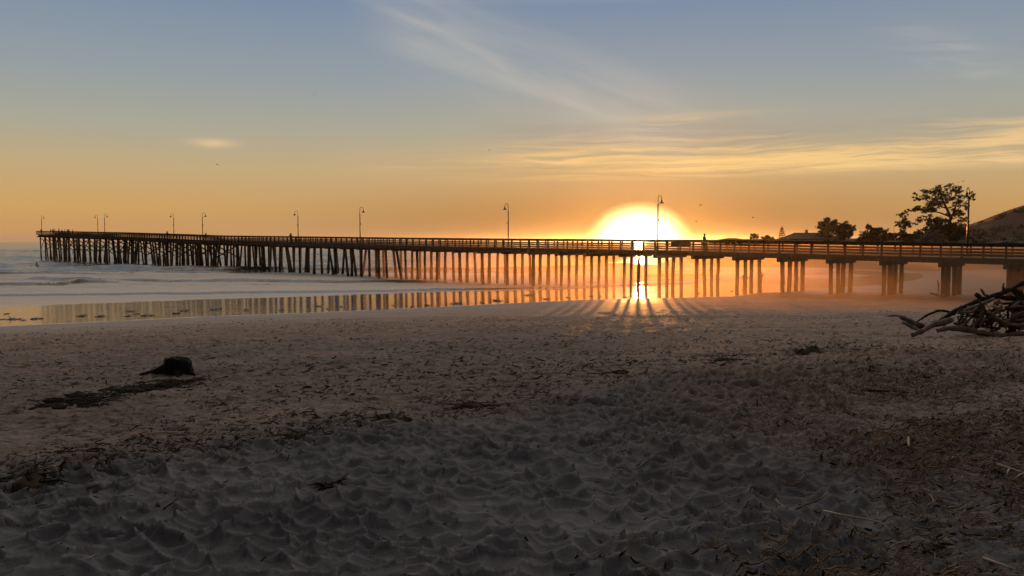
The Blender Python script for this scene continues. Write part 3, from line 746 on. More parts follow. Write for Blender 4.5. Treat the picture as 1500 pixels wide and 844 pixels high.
def make_tree(name, label, cat, base_px, base_py, Y, clumps, limbs, n_per, size, leaf, seed, group=None, trunk_r=.25):
    bx = at(base_px, base_py, Y); gz = float(headland_z(np.array([bx.x]), np.array([bx.y]))[0])
    if cat in ('bush', 'shrub') or 'cypress' in name or name == 'round_tree': clumps = clumps + [(base_px + q_, base_py + 6, 9, 6, .7) for q_ in (-9, 0, 9)]
    root = empty(name, bx); tag(root, label, cat, group)
    vs, fs = crown_mesh(clumps, n_per, size, seed, Y)
    mb = MB(); mb.v = [(a - bx.x, b_ - bx.y, c - bx.z) for a, b_, c in vs]; mb.f = fs; mb.m = [0] * len(fs)
    mb.build('crown', leaf, root)
    tb = MB(); r = random.Random(seed)
    for pts, r0 in limbs:
        P3 = [at(x, y, Y + r.uniform(-.6, .6) * (k > 0)) - bx for k, (x, y) in enumerate(pts)]
        if pts is limbs[0][0]: P3[0].z = min(P3[0].z, gz - .4 - bx.z)
        tb.tube(P3, [r0 * (1 - .75 * k / (len(P3) - 1)) for k in range(len(P3))], 7, .08, seed)
    tb.build('trunk', M['bark'], root, True)
    return root
gT = 'trees on the headland'
# big gum tree
YG = 150
gum = [(1390, 275, 14, 7, 1), (1372, 279, 12, 6, 1), (1358, 281, 10, 7, 1), (1398, 287, 12, 9, 1), (1384, 291, 12, 9, 1.2), (1372, 296, 12, 11, 1.8), (1366, 303, 13, 8, 1.6), (1352, 307, 9, 6, 1), (1343, 289, 6, 6, .7), (1356, 289, 6, 4, .5),
       (1405, 276, 7, 6, .6), (1421, 286, 6, 5, .6), (1425, 291, 5, 3, .3), (1409, 297, 7, 6, .6), (1400, 303, 8, 8, .8), (1394, 314, 10, 6, .8), (1408, 312, 8, 6, .7), (1408, 322, 9, 6, .7), (1346, 306, 8, 4, .6), (1336, 308, 6, 3, .4), (1328, 312, 7, 3, .35), (1318, 315, 5, 2.5, .25), (1349, 322, 7, 5, .5), (1343, 326, 5, 4, .3), (1360, 318, 9, 4, .5), (1416, 305, 5, 5, .35), (1375, 284, 10, 5, .6)]
make_tree('gum_tree', 'tall spreading gum tree with airy crown behind the right lamp post', 'tree', 1386, 352, YG, gum,
          [([(1386, 356), (1390, 330), (1393, 318), (1384, 300), (1378, 285), (1376, 278)], .38), ([(1391, 326), (1398, 308), (1404, 292), (1406, 277)], .2), ([(1392, 318), (1378, 312), (1360, 308), (1340, 306), (1316, 316)], .16), ([(1388, 306), (1366, 298), (1348, 288), (1343, 286)], .14), ([(1398, 312), (1410, 300), (1423, 288)], .12), ([(1388, 334), (1370, 326), (1352, 320), (1343, 325)], .13), ([(1392, 322), (1403, 318), (1410, 312)], .1), ([(1384, 300), (1394, 286), (1392, 275)], .12)],
          400, .2, M['euc'], 11, gT)
make_tree('small_gum_tree', 'small slender gum tree between the palm and the big gum tree', 'tree', 1324, 352, 150, [(1324, 321, 6, 5, .6), (1318, 328, 6, 4, .6), (1327, 330, 6, 6, .8), (1331, 326, 5, 3, .4), (1322, 336, 6, 5, .6), (1316, 331, 4, 3, .3)],
          [([(1323, 356), (1323, 338), (1324, 320)], .12), ([(1310, 356), (1309, 340), (1310, 329)], .05), ([(1323, 340), (1330, 328)], .06)], 260, .24, M['euc'], 12, gT)
make_tree('dense_bush', 'dense dark bush mass beneath the big gum tree', 'bush', 1375, 354, 146, [(1368, 326, 13, 8, 1.2), (1380, 330, 14, 9, 1.4), (1362, 334, 10, 8, 1), (1376, 341, 20, 10, 2), (1395, 336, 14, 9, 1.2), (1406, 336, 11, 9, 1), (1396, 346, 18, 8, 1.2)], [([(1375, 358), (1376, 335)], .2)], 900, .22, M['leaf'], 13, gT)
make_tree('pale_shrub', 'pale grey feathery shrub above the pier railing by the right lamp', 'shrub', 1366, 354, 138, [(1366, 343, 9, 6, 1), (1358, 349, 8, 5, .8), (1374, 347, 9, 6, 1), (1384, 351, 9, 4, .8), (1352, 353, 6, 4, .5)], [([(1366, 358), (1366, 345)], .1)], 700, .2, M['pale'], 14, gT)
make_tree('round_tree', 'round topped tree standing tallest behind the house', 'tree', 1212, 352, 168, [(1213, 330, 12, 8, 1.6), (1206, 335, 8, 8, 1), (1219, 334, 9, 9, 1.2), (1212, 343, 14, 9, 1.6), (1204, 328, 5, 4, .4), (1221, 326, 5, 4, .4), (1213, 323, 6, 4, .5)], [([(1212, 357), (1212, 335)], .3)], 800, .26, M['leaf'], 15, gT)
make_tree('ragged_cypress', 'ragged windblown cypress at the right end of the house', 'tree', 1236, 352, 166, [(1236, 333, 11, 5, 1.2), (1243, 333, 8, 4, .7), (1230, 338, 9, 7, 1), (1240, 341, 10, 7, 1.2), (1249, 336, 4, 2, .25), (1247, 343, 4, 3, .3), (1234, 347, 10, 6, 1), (1238, 328, 3, 4, .2)], [([(1236, 357), (1236, 332)], .25), ([(1238, 335), (1238, 325)], .05)], 750, .26, M['leaf'], 16, gT)
make_tree('hillside_bush', 'dark rounded bush rising right beside the palm', 'bush', 1284, 354, 150, [(1282, 339, 10, 6, 1.2), (1290, 343, 12, 6, 1.2), (1272, 346, 11, 7, 1.2), (1263, 351, 8, 4, .7), (1280, 349, 18, 6, 1.5), (1290, 336, 4, 2.5, .2), (1300, 347, 10, 5, .8), (1308, 348, 10, 5, .8)], [([(1284, 358), (1284, 342)], .2)], 800, .24, M['leaf'], 17, gT)
make_tree('hedge_shrub', 'dark shrub row under the small slender gum tree', 'shrub', 1330, 354, 148, [(1322, 344, 10, 4.5, 1), (1336, 346, 12, 4, 1), (1346, 344, 8, 5, .8), (1328, 349, 16, 5, 1)], [([(1330, 358), (1330, 346)], .12)], 750, .22, M['leaf'], 18, gT)
make_tree('umbrella_tree', 'small umbrella shaped tree alone, nearest to the sun', 'tree', 1105, 355, 175, [(1105, 345, 6, 4, 1), (1101, 348, 3, 2.5, .3), (1109, 348, 3, 2.5, .3)], [([(1105, 358), (1105, 344)], .1), ([(1106, 354), (1109, 347)], .06), ([(1104, 354), (1101, 347)], .06)], 420, .24, M['leaf'], 19, gT)
make_tree('low_bush', 'low domed bush left of the tiered pine', 'bush', 1124, 355, 175, [(1124, 347.5, 8, 3.5, 1), (1119, 350, 4, 3, .4), (1130, 350, 5, 3, .4)], [([(1124, 358), (1124, 348)], .1)], 500, .24, M['leaf'], 20, gT)
# tiered pine
tiers = []
for k in range(7):
    y = 334 + k * 2.7; w = 1.0 + k * 1.0
    tiers += [(1145.5 - w * .55, y + .3, max(.8, w * .6), .7, .45), (1145.5 + w * .55, y + .3, max(.8, w * .6), .7, .45)]
make_tree('norfolk_pine', 'slim tiered pine with level branches on the headland', 'tree', 1145.5, 354, 175, tiers, [([(1145.5, 358), (1145.5, 345), (1145.5, 331)], .14)], 130, .16, M['leaf'], 21, gT)
# fan palm
pb = at(1270.5, 352, 152); pr = empty('palm_tree', pb); tag(pr, 'fan palm with round head leaning over the dark bush', 'tree', gT)
tb = MB(); tp = at(1272, 332, 152) - pb; tb.tube([(0, 0, -2.4), tuple(Vector((0, 0, 0)).lerp(tp, .5) + Vector((-.1, 0, 0))), tuple(tp)], [.17, .14, .12], 8, .06, 4); tb.build('trunk', M['bark'], pr, True)
cr = MB(); r = random.Random(9)
for k in range(46):
    a = r.uniform(0, 2 * math.pi); e = r.uniform(-.75, 1.2); L = r.uniform(.55, .85)
    d = Vector((math.cos(a) * math.cos(e), math.sin(a) * math.cos(e), math.sin(e))); sd = d.orthogonal().normalized()
    for j in range(7):
        dd = (d + sd * (j - 3) * .22).normalized(); tip = tp + dd * L; w_ = d.cross(sd) * .02 + sd * .03; mid = tp + dd * L * .6
        cr.add([tp, mid - w_ * 1.6, tip - Vector((0, 0, .08)), mid + w_ * 1.6], [(0, 1, 2, 3)])
cr.build('crown', M['leaf'], pr)
# scrub growing on the slopes
r = np.random.default_rng(44); vs, fs = [], []
for k in range(900):
    if k < 420: y_ = r.uniform(205, 262); x_ = y_ * r.uniform(.42, .85); zf = hill_z; S = r.uniform(.5, 1.5)
    else: y_ = r.uniform(122, 175); x_ = y_ * r.uniform(.24, .8); zf = headland_z; S = r.uniform(.35, .9)
    z0 = float(zf(np.array([x_]), np.array([y_]))[0])
    if z0 < 1.2 or fbm(np.array([x_ * .05]), np.array([y_ * .05]), 3, 250)[0] < r.uniform(.35, .6): continue
    for q in range(46):
        d = r.normal(size=3) * (.5, .5, .3); p = np.array((x_, y_, z0 + S * .25)) + d * S
        a = r.normal(size=3); a /= np.linalg.norm(a); b_ = np.cross(a, r.normal(size=3)); b_ /= np.linalg.norm(b_) + 1e-9
        i = len(vs); L = S * .22; vs += [tuple(p - a * L), tuple(p + b_ * L * .6), tuple(p + a * L), tuple(p - b_ * L * .6)]; fs.append((i, i + 1, i + 2, i + 3))
mb = MB(); mb.v, mb.f, mb.m = vs, fs, [0] * len(fs); tag(mb.build('scrub', M['leaf']), kind='stuff')
# houses
def make_house(px0, px1, py_ridge, py_eave, Y, depth, label, chimney=None, hip=.8):
    a, b_ = at(px0, py_eave, Y), at(px1, py_eave, Y); zr = at(px0, py_ridge, Y).z; ze = a.z; W = b_.x - a.x
    zg = ze - 2.3; root = empty('house', ((a.x + b_.x) / 2, Y, zg)); tag(root, label, 'house', 'houses on the headland')
    h = 2.3; q = MB(); q.box((0, 0, h / 2 - .3), (W - .8, depth - .8, h + .6)); q.build('wall', M['wall'], root)
    t = MB(); hw, hd, rz_ = W / 2, depth / 2, zr - ze
    base_ = [(-hw, -hd, h), (hw, -hd, h), (hw, hd, h), (-hw, hd, h), (-hw, -hd, h + .12), (hw, -hd, h + .12), (hw, hd, h + .12), (-hw, hd, h + .12), (-hw + hd * hip, 0, h + rz_), (hw - hd * hip, 0, h + rz_)]
    t.add(base_, [(3, 2, 1, 0), (0, 1, 5, 4), (1, 2, 6, 5), (2, 3, 7, 6), (3, 0, 4, 7), (4, 5, 9, 8), (6, 7, 8, 9), (5, 6, 9), (7, 4, 8)])
    rf = t.build('roof', M['roof'], root)
    if chimney:
        cx_ = at(chimney, py_ridge, Y).x - (a.x + b_.x) / 2; q = MB(); q.box((cx_, .3, h + rz_ + .05), (.42, .5, 1.0)); q.box((cx_, .3, h + rz_ + .58), (.52, .6, .09)); q.build('chimney', M['wall'], rf)
    for k in range(3):
        x_ = -W * .3 + k * W * .3; f_ = MB()
        for dx_, dz_, sx, sz in ((0, .62, 1.3, .07), (0, -.62, 1.3, .07), (-.62, 0, .07, 1.17), (.62, 0, .07, 1.17)): f_.box((x_ + dx_, -depth / 2 + .37, 1.3 + dz_), (sx, .1, sz))
        wn = f_.build('window', M['wall'], root); q = MB(); q.box((x_, -depth / 2 + .385, 1.3), (1.17, .04, 1.17)); q.build('pane', M['pane'], wn)
make_house(1146, 1228, 341, 351, 172, 6.5, 'low hip roofed house with a chimney left of the round tree', 1182)
make_house(1056, 1088, 348.6, 351.5, 190, 4.5, 'far low house roof just above the railing left of the umbrella tree', None)

# ------------------------------------------------------------------ stump and weed by it
def blob(mb, c, r3, seed, amp=.25, nu=14, nv=8, lo=-.3):
    r = np.random.default_rng(seed); ph = r.uniform(0, 6.28, 12); vs = []
    for i in range(nv):
        th = math.pi / 2 - (math.pi / 2 - math.asin(lo)) * i / (nv - 1)
        for j in range(nu):
            p = 2 * math.pi * j / nu
            k = 1 + amp * (math.sin(2 * p + ph[0] + th) * .5 + math.sin(3 * p + ph[1]) * .35 + math.sin(5 * p + ph[2] + 2 * th) * .3 + r.uniform(-.3, .3))
            vs.append((c[0] + r3[0] * math.cos(th) * math.cos(p) * k, c[1] + r3[1] * math.cos(th) * math.sin(p) * k, c[2] + r3[2] * math.sin(th) * (1 + amp * .6 * math.sin(3 * p + ph[4]) + amp * .3 * r.uniform(-1, 1))))
    fs = [(i * nu + j, i * nu + (j + 1) % nu, (i + 1) * nu + (j + 1) % nu, (i + 1) * nu + j) for i in range(nv - 1) for j in range(nu)] + [tuple(range(nu - 1, -1, -1))]
    mb.add(vs, [f[::-1] for f in fs])
sg = on_sand(262, 549)
ppm = F / sg.y
sg.z = max(sand_top(sg.x + dx_, sg.y + dy_) for dx_ in (-.3, 0, .3) for dy_ in (-.25, 0)) - .03
st_ = empty('tree_stump', (sg.x, sg.y, sg.z)); tag(st_, 'squat black charred tree stump sitting in the sand', 'tree stump')
q = MB()
w = 20 / ppm; hgt = 25 / ppm
prof = [(1.2, -.3), (1.14, 0), (1.04, .25), (.99, .6), (.96, .9), (.90, .99), (.55, .97), (.0, .92)]
nn = 22; r = random.Random(5); ph = [r.uniform(0, 6) for _ in range(5)]; vs = []
for rr0, zz in prof:
    for j in range(nn):
        p = 2 * math.pi * j / nn; k = 1 + .09 * math.sin(3 * p + ph[0]) + .07 * math.sin(7 * p + ph[1]) + r.uniform(-.04, .04)
        slant = 1.0 - .22 * max(0, math.cos(p)) * (zz > .5) + r.uniform(-.05, .05) * (zz > .8)
        vs.append((w * rr0 * k * math.cos(p), w * .85 * rr0 * k * math.sin(p), hgt * zz * slant))
q.add(vs, [(i * nn + (j + 1) % nn, i * nn + j, (i + 1) * nn + j, (i + 1) * nn + (j + 1) % nn) for i in range(len(prof) - 1) for j in range(nn)])
q.v = [tuple(p) for p in q.v]; q.build('stump', M['stump'], st_)
for k, (pts, r0) in enumerate(([(-18, 3, 9), (-30, 0, 5), (-44, -2, 2.5), (-60, -4, 0)], .8), ) if False else enumerate([([(-12, 0, 11), (-24, 0, 6), (-36, -2, 2), (-56, -3, -1)], 11), ([(12, -6, 6), (24, -10, 2), (32, -12, -1)], 5), ([(4, -12, 8), (8, -24, 2), (10, -32, -1)], 5)]):
    t = MB(); t.tube([(a / ppm, b_ / ppm, c / ppm) for a, b_, c in pts], [r0 / ppm * (1 - .72 * i / (len(pts) - 1)) for i in range(len(pts))], 9, .15, k); t.build('root', M['stump'], st_, True)

def strands(mb, c, n, L, r0, seed, spread, flat=.3):
    r = random.Random(seed)
    for k in range(n):
        a = r.uniform(0, 6.28); p = Vector((c[0] + r.gauss(0, spread[0]), c[1] + r.gauss(0, spread[1]), c[2])); d = Vector((math.cos(a), math.sin(a), r.uniform(.0, flat)))
        pts = [p.copy()]
        for i in range(5):
            d = (d + Vector((r.uniform(-.5, .5), r.uniform(-.5, .5), r.uniform(-.25, .12)))).normalized(); p = p + d * L / 5 * r.uniform(.6, 1.3); p.z = max(p.z, c[2] - .005); pts.append(p.copy())
        mb.tube(pts, [r0, r0, r0 * .9, r0 * .8, r0 * .6, r0 * .3], 5, .2, seed + k)
kl = [on_sand(*p) for p in ((100, 600), (112, 596), (128, 591), (150, 584), (185, 578), (215, 572), (240, 566), (262, 560), (282, 556))]
c0 = kl[4]; mb = MB()
for i, p in enumerate(kl):
    for k in range(3):
        qx_ = p + Vector((random.uniform(-.3, .3), random.uniform(-.2, .2), 0)); zt = sand_top(qx_.x, qx_.y)
        blob(mb, (qx_.x - c0.x, qx_.y - c0.y, zt - c0.z + .004), (random.uniform(.10, .24), random.uniform(.05, .11), random.uniform(.02, .055)), i * 7 + k, .4)
    strands(mb, (p.x - c0.x, p.y - c0.y, sand_top(p.x, p.y) - c0.z + .03), 55, .26, .008, i * 31, (.24, .09), .2)
o = mb.build('kelp_strand', M['wrack_shade'], None, True, c0); tag(o, 'long dark tangled strand of seaweed trailing left from the stump', 'seaweed')

# kelp on the wet film -------------------------------------------------------------
KELP = [(11, 460, 6), (4, 468, 4), (20, 468, 20), (34.5, 469.5, 5), (52, 467.5, 26), (121, 463.5, 16), (147, 464, 15), (189, 456.5, 17), (199, 460.5, 9), (187, 463.5, 10), (216, 462.8, 22), (258, 459.5, 13), (271, 456, 19), (316, 453.8, 19), (362, 455, 12), (412, 454.8, 11), (468, 449, 14), (481, 452.5, 7), (500, 450, 8), (578, 447.5, 9), (603, 450, 7), (626, 448, 12), (671, 445, 20), (705, 443.5, 7), (728, 441, 18), (762, 418.5, 10), (775, 433, 22), (800, 438.5, 14), (832, 436, 8), (866, 434.5, 9), (878, 434.2, 7), (1072, 427, 6), (915, 435.5, 12), (926, 434, 8), (1022, 430, 8)]
KELP.sort()
ORD = ['first', 'second', 'third', 'fourth', 'fifth', 'sixth', 'seventh', 'eighth', 'ninth', 'tenth', 'eleventh', 'twelfth', 'thirteenth', 'fourteenth', 'fifteenth', 'sixteenth', 'seventeenth', 'eighteenth', 'nineteenth', 'twentieth']
left = [k for k in KELP if k[0] < 400]; mid = [k for k in KELP if 400 <= k[0] < 760]; rest_ = [k for k in KELP if k[0] >= 760]
for grp, (lst, where) in enumerate(((left, 'seaweed clump on the open wet film, %s from the left'), (mid, 'seaweed clump among the pile reflections, %s from the left'), (rest_, 'seaweed clump between the pier piles near the sun, %s from the left'))):
    for i, (px, py, wpx) in enumerate(lst):
        p = at_z(px, py, 0.0); fz_ = 0.0
        for _ in range(5):
            fz_ = float(film(np.array([p.x]), np.minimum(shore(np.array([p.x]), np.array([p.y])), 0))[0]); p = at_z(px, py, fz_)
        wm = .85 * wpx * p.y / F; r = random.Random(px * 13 + py); mb = MB()
        nb_ = 2 + int(wpx / 6)
        for k in range(nb_):
            t = (k + .5) / nb_ - .5
            hz_ = min(.10, .04 + wm * .06) * (1 - 1.2 * abs(t)) * r.uniform(.6, 1.2)
            blob(mb, (t * wm * .8, r.uniform(-.25, .25), -.02), (wm / nb_ * r.uniform(.5, .8), r.uniform(.18, .4), hz_ + .02), int(px * 3) + k, .4, 12, 6)
        strands(mb, (0, 0, .02), 8, wm * .5, .018, int(px), (wm * .22, .15), .5)
        o = mb.build('kelp_clump', M['kelp'], None, True, (p.x, p.y, fz_)); tag(o, where % ORD[i], 'seaweed', 'kelp clumps stranded on the wet sand')
HEAPS = [(1182, 524, 1.0, 'dark heap of dried weed on the sand left of the driftwood pile'), (692, 597, .9, 'dark weed tangle at the middle of the weed line'), (578, 619, .8, 'flat dark weed patch left of the tangle at the middle of the weed line'),
         (452, 650, .8, 'dark weed clump on the weed line, below and right of the stump'), (26, 727, .9, 'black weed clump at the left edge of the photo'), (482, 727, .34, 'small round dark weed ball among the footprints'), (905, 553, 1.1, 'dark weed patch on the weed line below the sun streaks'), (1065, 535, .8, 'low weed patch between the sun streaks and the driftwood')]
for hi, (px, py, S, lab) in enumerate(HEAPS):
    q = on_sand(px, py); q.z = sand_top(q.x, q.y); mb = MB(); rh = random.Random(hi + 60)
    for k in range(5 if hi == 0 else 3 if S > .5 else 1): blob(mb, (rh.uniform(-.17, .17) * S, rh.uniform(-.1, .1) * S, -.01), (.17 * S, .13 * S, rh.uniform(.05, .13 if hi == 0 else .07) * S), 300 + k + hi * 10, .4)
    strands(mb, (0, 0, .015), 30, .34 * S, .007, 5 + hi * 40, (.12 * S, .07 * S), .3)
    tag(mb.build('weed_heap', M['wrack_shade'], None, True, q), lab, 'seaweed', 'dried weed heaps on the beach')

# ------------------------------------------------------------------ driftwood heap
def log_obj(name, pix, Ys, rpx, label, group, material, seed, branches=()):
    n = len(pix)
    if not isinstance(Ys, (list, tuple)): Ys = [Ys] * n
    P3 = [at(x, y, Y) for (x, y), Y in zip(pix, Ys)]
    k = sum(Ys) / n / F
    if not isinstance(rpx, (list, tuple)): rpx = [rpx] * n
    # resample through a Catmull-Rom spline so that limbs bend
    rnd_ = random.Random(seed); pts, rad = [], []
    E = [P3[0] * 2 - P3[1]] + P3 + [P3[-1] * 2 - P3[-2]]
    for i in range(n - 1):
        for t in (0, .25, .5, .75):
            a, b_, c, d = E[i:i + 4]
            v_ = .5 * ((2 * b_) + (c - a) * t + (2 * a - 5 * b_ + 4 * c - d) * t * t + (3 * b_ - a - 3 * c + d) * t ** 3)
            rr0 = .88 * (rpx[i] * (1 - t) + rpx[i + 1] * t) * k
            pts.append(v_ + Vector((rnd_.gauss(0, .1), rnd_.gauss(0, .1), rnd_.gauss(0, .1))) * rr0); rad.append(rr0 * rnd_.uniform(.82, 1.16))
    pts.append(P3[-1]); rad.append(rpx[-1] * k * .85)
    c = pts[0].copy(); mb = MB(); mb.tube([p - c for p in pts], rad, 12, .17, seed)
    for bi, br_ in enumerate(branches):
        idx = min(len(pts) - 2, int(br_[0] * (len(pts) - 1))); p = pts[idx] - c; d = at(br_[1], br_[2], br_[3]) - c
        mb.tube([p, p.lerp(d, .5) + Vector((0, 0, .02)), d], [rad[idx] * .55, rad[idx] * .42, rad[idx] * .25], 7, .1, seed + bi)
    o = mb.build(name, material, None, True, c); tag(o, label, 'driftwood', group); return o
base_sand = on_sand(1400, 494); YD = base_sand.y
gD = 'driftwood logs in the heap'
def yd(d=0.): return YD + d
log_obj('driftwood_log', [(1372, 485), (1390, 481), (1412, 482.5), (1440, 488), (1468, 492), (1500, 490), (1530, 489)], [yd(.1)] * 7, [3, 4.5, 5, 5, 5, 5, 5], 'long thick log lying flat along the front foot of the heap', gD, M['drift'], 1)
log_obj('driftwood_log', [(1336, 491), (1352, 484), (1370, 475), (1394, 469)], [yd(.0), yd(.1), yd(.25), yd(.4)], [3.6, 4, 4.4, 5], 'pale forked log sloping down left to the tip of the heap', gD, M['drift'], 2, [(.6, 1368, 468, yd(.5))])
log_obj('driftwood_log', [(1370, 476), (1392, 460), (1412, 450), (1436, 440), (1462, 432), (1482, 423), (1502, 413), (1525, 402)], [yd(.4), yd(.5), yd(.6), yd(.7), yd(.75), yd(.8), yd(.85), yd(.9)], [3, 3.4, 3.8, 4.2, 4, 3.8, 3.6, 3.2], 'longest leaning trunk climbing to the right over the heap', gD, M['driftdark'], 3, [(.62, 1472, 421, yd(.8))])
log_obj('driftwood_log', [(1446, 456), (1458, 466), (1474, 474), (1490, 477), (1512, 476)], [yd(.25), yd(.2), yd(.15), yd(.15), yd(.15)], [3.2, 3.6, 3.6, 3.4, 3.2], 'smooth pale log curving down to the right inside the heap', gD, M['drift'], 4)
log_obj('driftwood_log', [(1319, 465), (1334, 472), (1352, 482)], [yd(1.6), yd(1.2), yd(.6)], [2.2, 5.2, 6], 'dark broad slab slanting behind the pale forked log', gD, M['driftdark'], 5)
log_obj('driftwood_log', [(1300, 463), (1312, 462.5), (1326, 464)], [yd(2.4), yd(2.4), yd(2.2)], [1.0, 1.6, 1.4], 'thin pale log lying apart on the sand left of the heap', gD, M['drift'], 6)
log_obj('driftwood_log', [(1344, 471), (1356, 463), (1372, 456), (1386, 456), (1398, 461)], [yd(1.0)] * 5, [1.2, 1.8, 2.0, 2.2, 2.0], 'arched thin branch above the left tip of the heap', gD, M['driftdark'], 7)
log_obj('driftwood_log', [(1322, 472), (1336, 479), (1350, 485)], [yd(.9), yd(.7), yd(.45)], [2.6, 3.0, 2.4], 'short grey log beside the dark slab at the left of the heap', gD, M['drift'], 8)
log_obj('driftwood_log', [(1429, 431), (1436, 436), (1448, 442)], [yd(.7)] * 3, [4, 4.2, 3], 'stubby dark stump end poking up left on top of the heap', gD, M['driftdark'], 9)
log_obj('driftwood_log', [(1437, 423), (1441, 430), (1447, 438)], [yd(1.0)] * 3, [1.5, 1.9, 2], 'short brown peg standing up behind the stubby stump end', gD, M['drift'], 10)
log_obj('driftwood_log', [(1471, 415), (1469, 420), (1471, 424), (1479, 424), (1486, 422)], [yd(1.0)] * 5, [1.2, 1.9, 2.1, 1.8, 1.4], 'hooked branch curling upward on top of the heap', gD, M['drift'], 11)
log_obj('driftwood_log', [(1446, 431), (1446, 438)], [yd(.6)] * 2, [1.4, 1.6], 'tiny upright snag beside the stubby stump end', gD, M['driftdark'], 12)
log_obj('driftwood_log', [(1484, 424), (1493, 432), (1497, 445), (1492, 458), (1490, 468)], [yd(.9), yd(.8), yd(.7), yd(.6), yd(.5)], [5, 6.5, 6, 4.5, 4], 'thick dark root hanging down at the right of the heap', gD, M['driftdark'], 13)
log_obj('driftwood_log', [(1452, 434), (1470, 436), (1490, 438), (1515, 436)], [yd(1.0)] * 4, [3.4, 4, 4.4, 4], 'dark level log under the high end of the leaning trunk', gD, M['driftdark'], 14)
log_obj('driftwood_log', [(1404, 458), (1420, 452), (1436, 446), (1456, 438)], [yd(.3), yd(.35), yd(.4), yd(.5)], [2.4, 3, 3.2, 2.8], 'grey limb lying just below the longest leaning trunk', gD, M['drift'], 15)
log_obj('driftwood_log', [(1408, 457), (1424, 457), (1432, 450)], [yd(.2)] * 3, [1.8, 2.2, 2], 'pale short branch across the left flank of the heap', gD, M['drift'], 16)
log_obj('driftwood_log', [(1454, 448), (1462, 452), (1467, 446)], [yd(.15)] * 3, [2, 3, 2.2], 'pale crooked knot of wood in the middle of the heap', gD, M['twigpale'], 17)
log_obj('driftwood_log', [(1440, 455), (1436, 465), (1428, 474), (1420, 480)], [yd(.2)] * 4, [2.2, 2.6, 2.6, 2.2], 'brown log leaning left down through the middle of the heap', gD, M['drift'], 18)
rD = random.Random(77)
for k in range(130):
    cx_ = rD.uniform(1402, 1500); topy = 452 - max(0, (cx_ - 1400)) * .22
    cy_ = rD.uniform(topy + 4, 484); L = rD.uniform(10, 30); a = rD.choice((rD.gauss(-.6, .35), rD.gauss(1.9, .4), rD.gauss(.3, .3)))
    dx_, dy_ = math.cos(a) * L / 2, math.sin(a) * L / 2; d0 = rD.uniform(.25, 1.3); d1 = d0 + rD.uniform(-.3, .3)
    y0, y1 = min(cy_ - dy_, 487), min(cy_ + dy_, 487)
    th_ = 1.0 if k < 85 else .45
    log_obj('driftwood_stick', [(cx_ - dx_, y0), (cx_ + rD.uniform(-2, 2), (y0 + y1) / 2 + rD.uniform(-2, 2)), (cx_ + dx_, y1)], [yd(d0), yd((d0 + d1) / 2), yd(d1)], [th_ * rD.uniform(1.2, 2.6), th_ * rD.uniform(1.5, 3.2), th_ * rD.uniform(1.0, 2.2)],
            'weathered stick wedged among others inside the driftwood heap', 'sticks filling the driftwood heap', M['drift'] if rD.random() < .5 else M['driftdark'], 100 + k)
Yr = 64.5
log_obj('driftwood_log', [(1362, 429.5), (1372, 432), (1383, 436)], [60.2, 59.8, 59.5], [1.1, 1.9, 1.4], 'log slanting on the sand in front of the pier piles', 'far driftwood by the pier', M['driftdark'], 21)
log_obj('driftwood_log', [(1373, 410.5), (1374.5, 415), (1374.8, 421), (1374.5, 429)], [68.0] * 4, [.7, 1.2, 1.2, 1.0], 'upright crooked snag beyond the slanting log by the piles', 'far driftwood by the pier', M['driftdark'], 22)

# ------------------------------------------------------------------ notable sticks on the sand
def stick(px_pts, lift, rpx, label, material, seed, branches=()):
    P3 = []
    for (x, y), l in zip(px_pts, lift):
        p = on_sand(x, y); p.z = sand_top(p.x, p.y); 
        if l > 0:                                          # raised point: same ray, closer and higher
            d = ray(x, y); t = (p.z + l - EYE) / d.z; p = Vector((0, 0, EYE)) + d * t
        P3.append(p)
    k = P3[0].y / F; c = P3[0].copy(); mb = MB(); n = len(P3)
    mb.tube([p - c + Vector((0, 0, rpx * k * .4)) for p in P3], [rpx * k * (1.1 - .6 * i / (n - 1)) for i in range(n)], 7, .14, seed)
    for (i, x, y, l) in branches:
        p = on_sand(x, y); p.z = sand_top(p.x, p.y); d = ray(x, y); p = Vector((0, 0, EYE)) + d * ((p.z + l - EYE) / d.z)
        mb.tube([P3[i] - c, (P3[i] + p) / 2 - c + Vector((0, 0, .01)), p - c], [rpx * k * .7, rpx * k * .5, rpx * k * .3], 6, .14, seed + 3)
    tag(mb.build('stick', material, None, True, c), label, 'stick', 'sticks lying on the sand')
stick([(232, 755), (240, 748), (262, 729)], [0, .03, .05], 2.4, 'dark stick tilted up from the footprints at the lower left', M['driftdark'], 41)
stick([(126, 717), (142, 711), (158, 704)], [.01, .02, .01], 2.0, 'pale stick lying on the weed line at the lower left', M['twig'], 42)
stick([(890, 840), (900, 822), (912, 812), (918, 804)], [0, .04, .07, .08], 3.0, 'dark branch jutting from the sand at the bottom middle', M['driftdark'], 43)
stick([(934, 844), (934, 826), (934, 826), (926, 822)], [0, .03, .03, .04], 1.5, 'pale forked twig at the bottom, right of the dark jutting branch', M['twigpale'], 44, [(1, 962, 834, .02)])
stick([(1206, 749), (1232, 755), (1262, 760), (1290, 766), (1298, 776)], [.02, .04, .05, .04, .01], 1.7, 'long pale bent branch lying across the dark litter', M['twigpale'], 45)
stick([(1460, 681), (1478, 687), (1500, 694), (1520, 699)], [.03, .03, .02, .02], 2.4, 'pale branching stick at the right edge above the litter', M['twigpale'], 46, [(1, 1474, 700, .02), (2, 1486, 702, .02)])
stick([(1200, 683), (1203, 675), (1205, 669)], [0, .04, .07], 1.8, 'short black peg standing in the sand right of the footprints', M['driftdark'], 47)
stick([(1330, 662), (1331, 656), (1330, 652)], [0, .04, .06], 1.8, 'pale short peg standing on the right sand', M['twigpale'], 48)
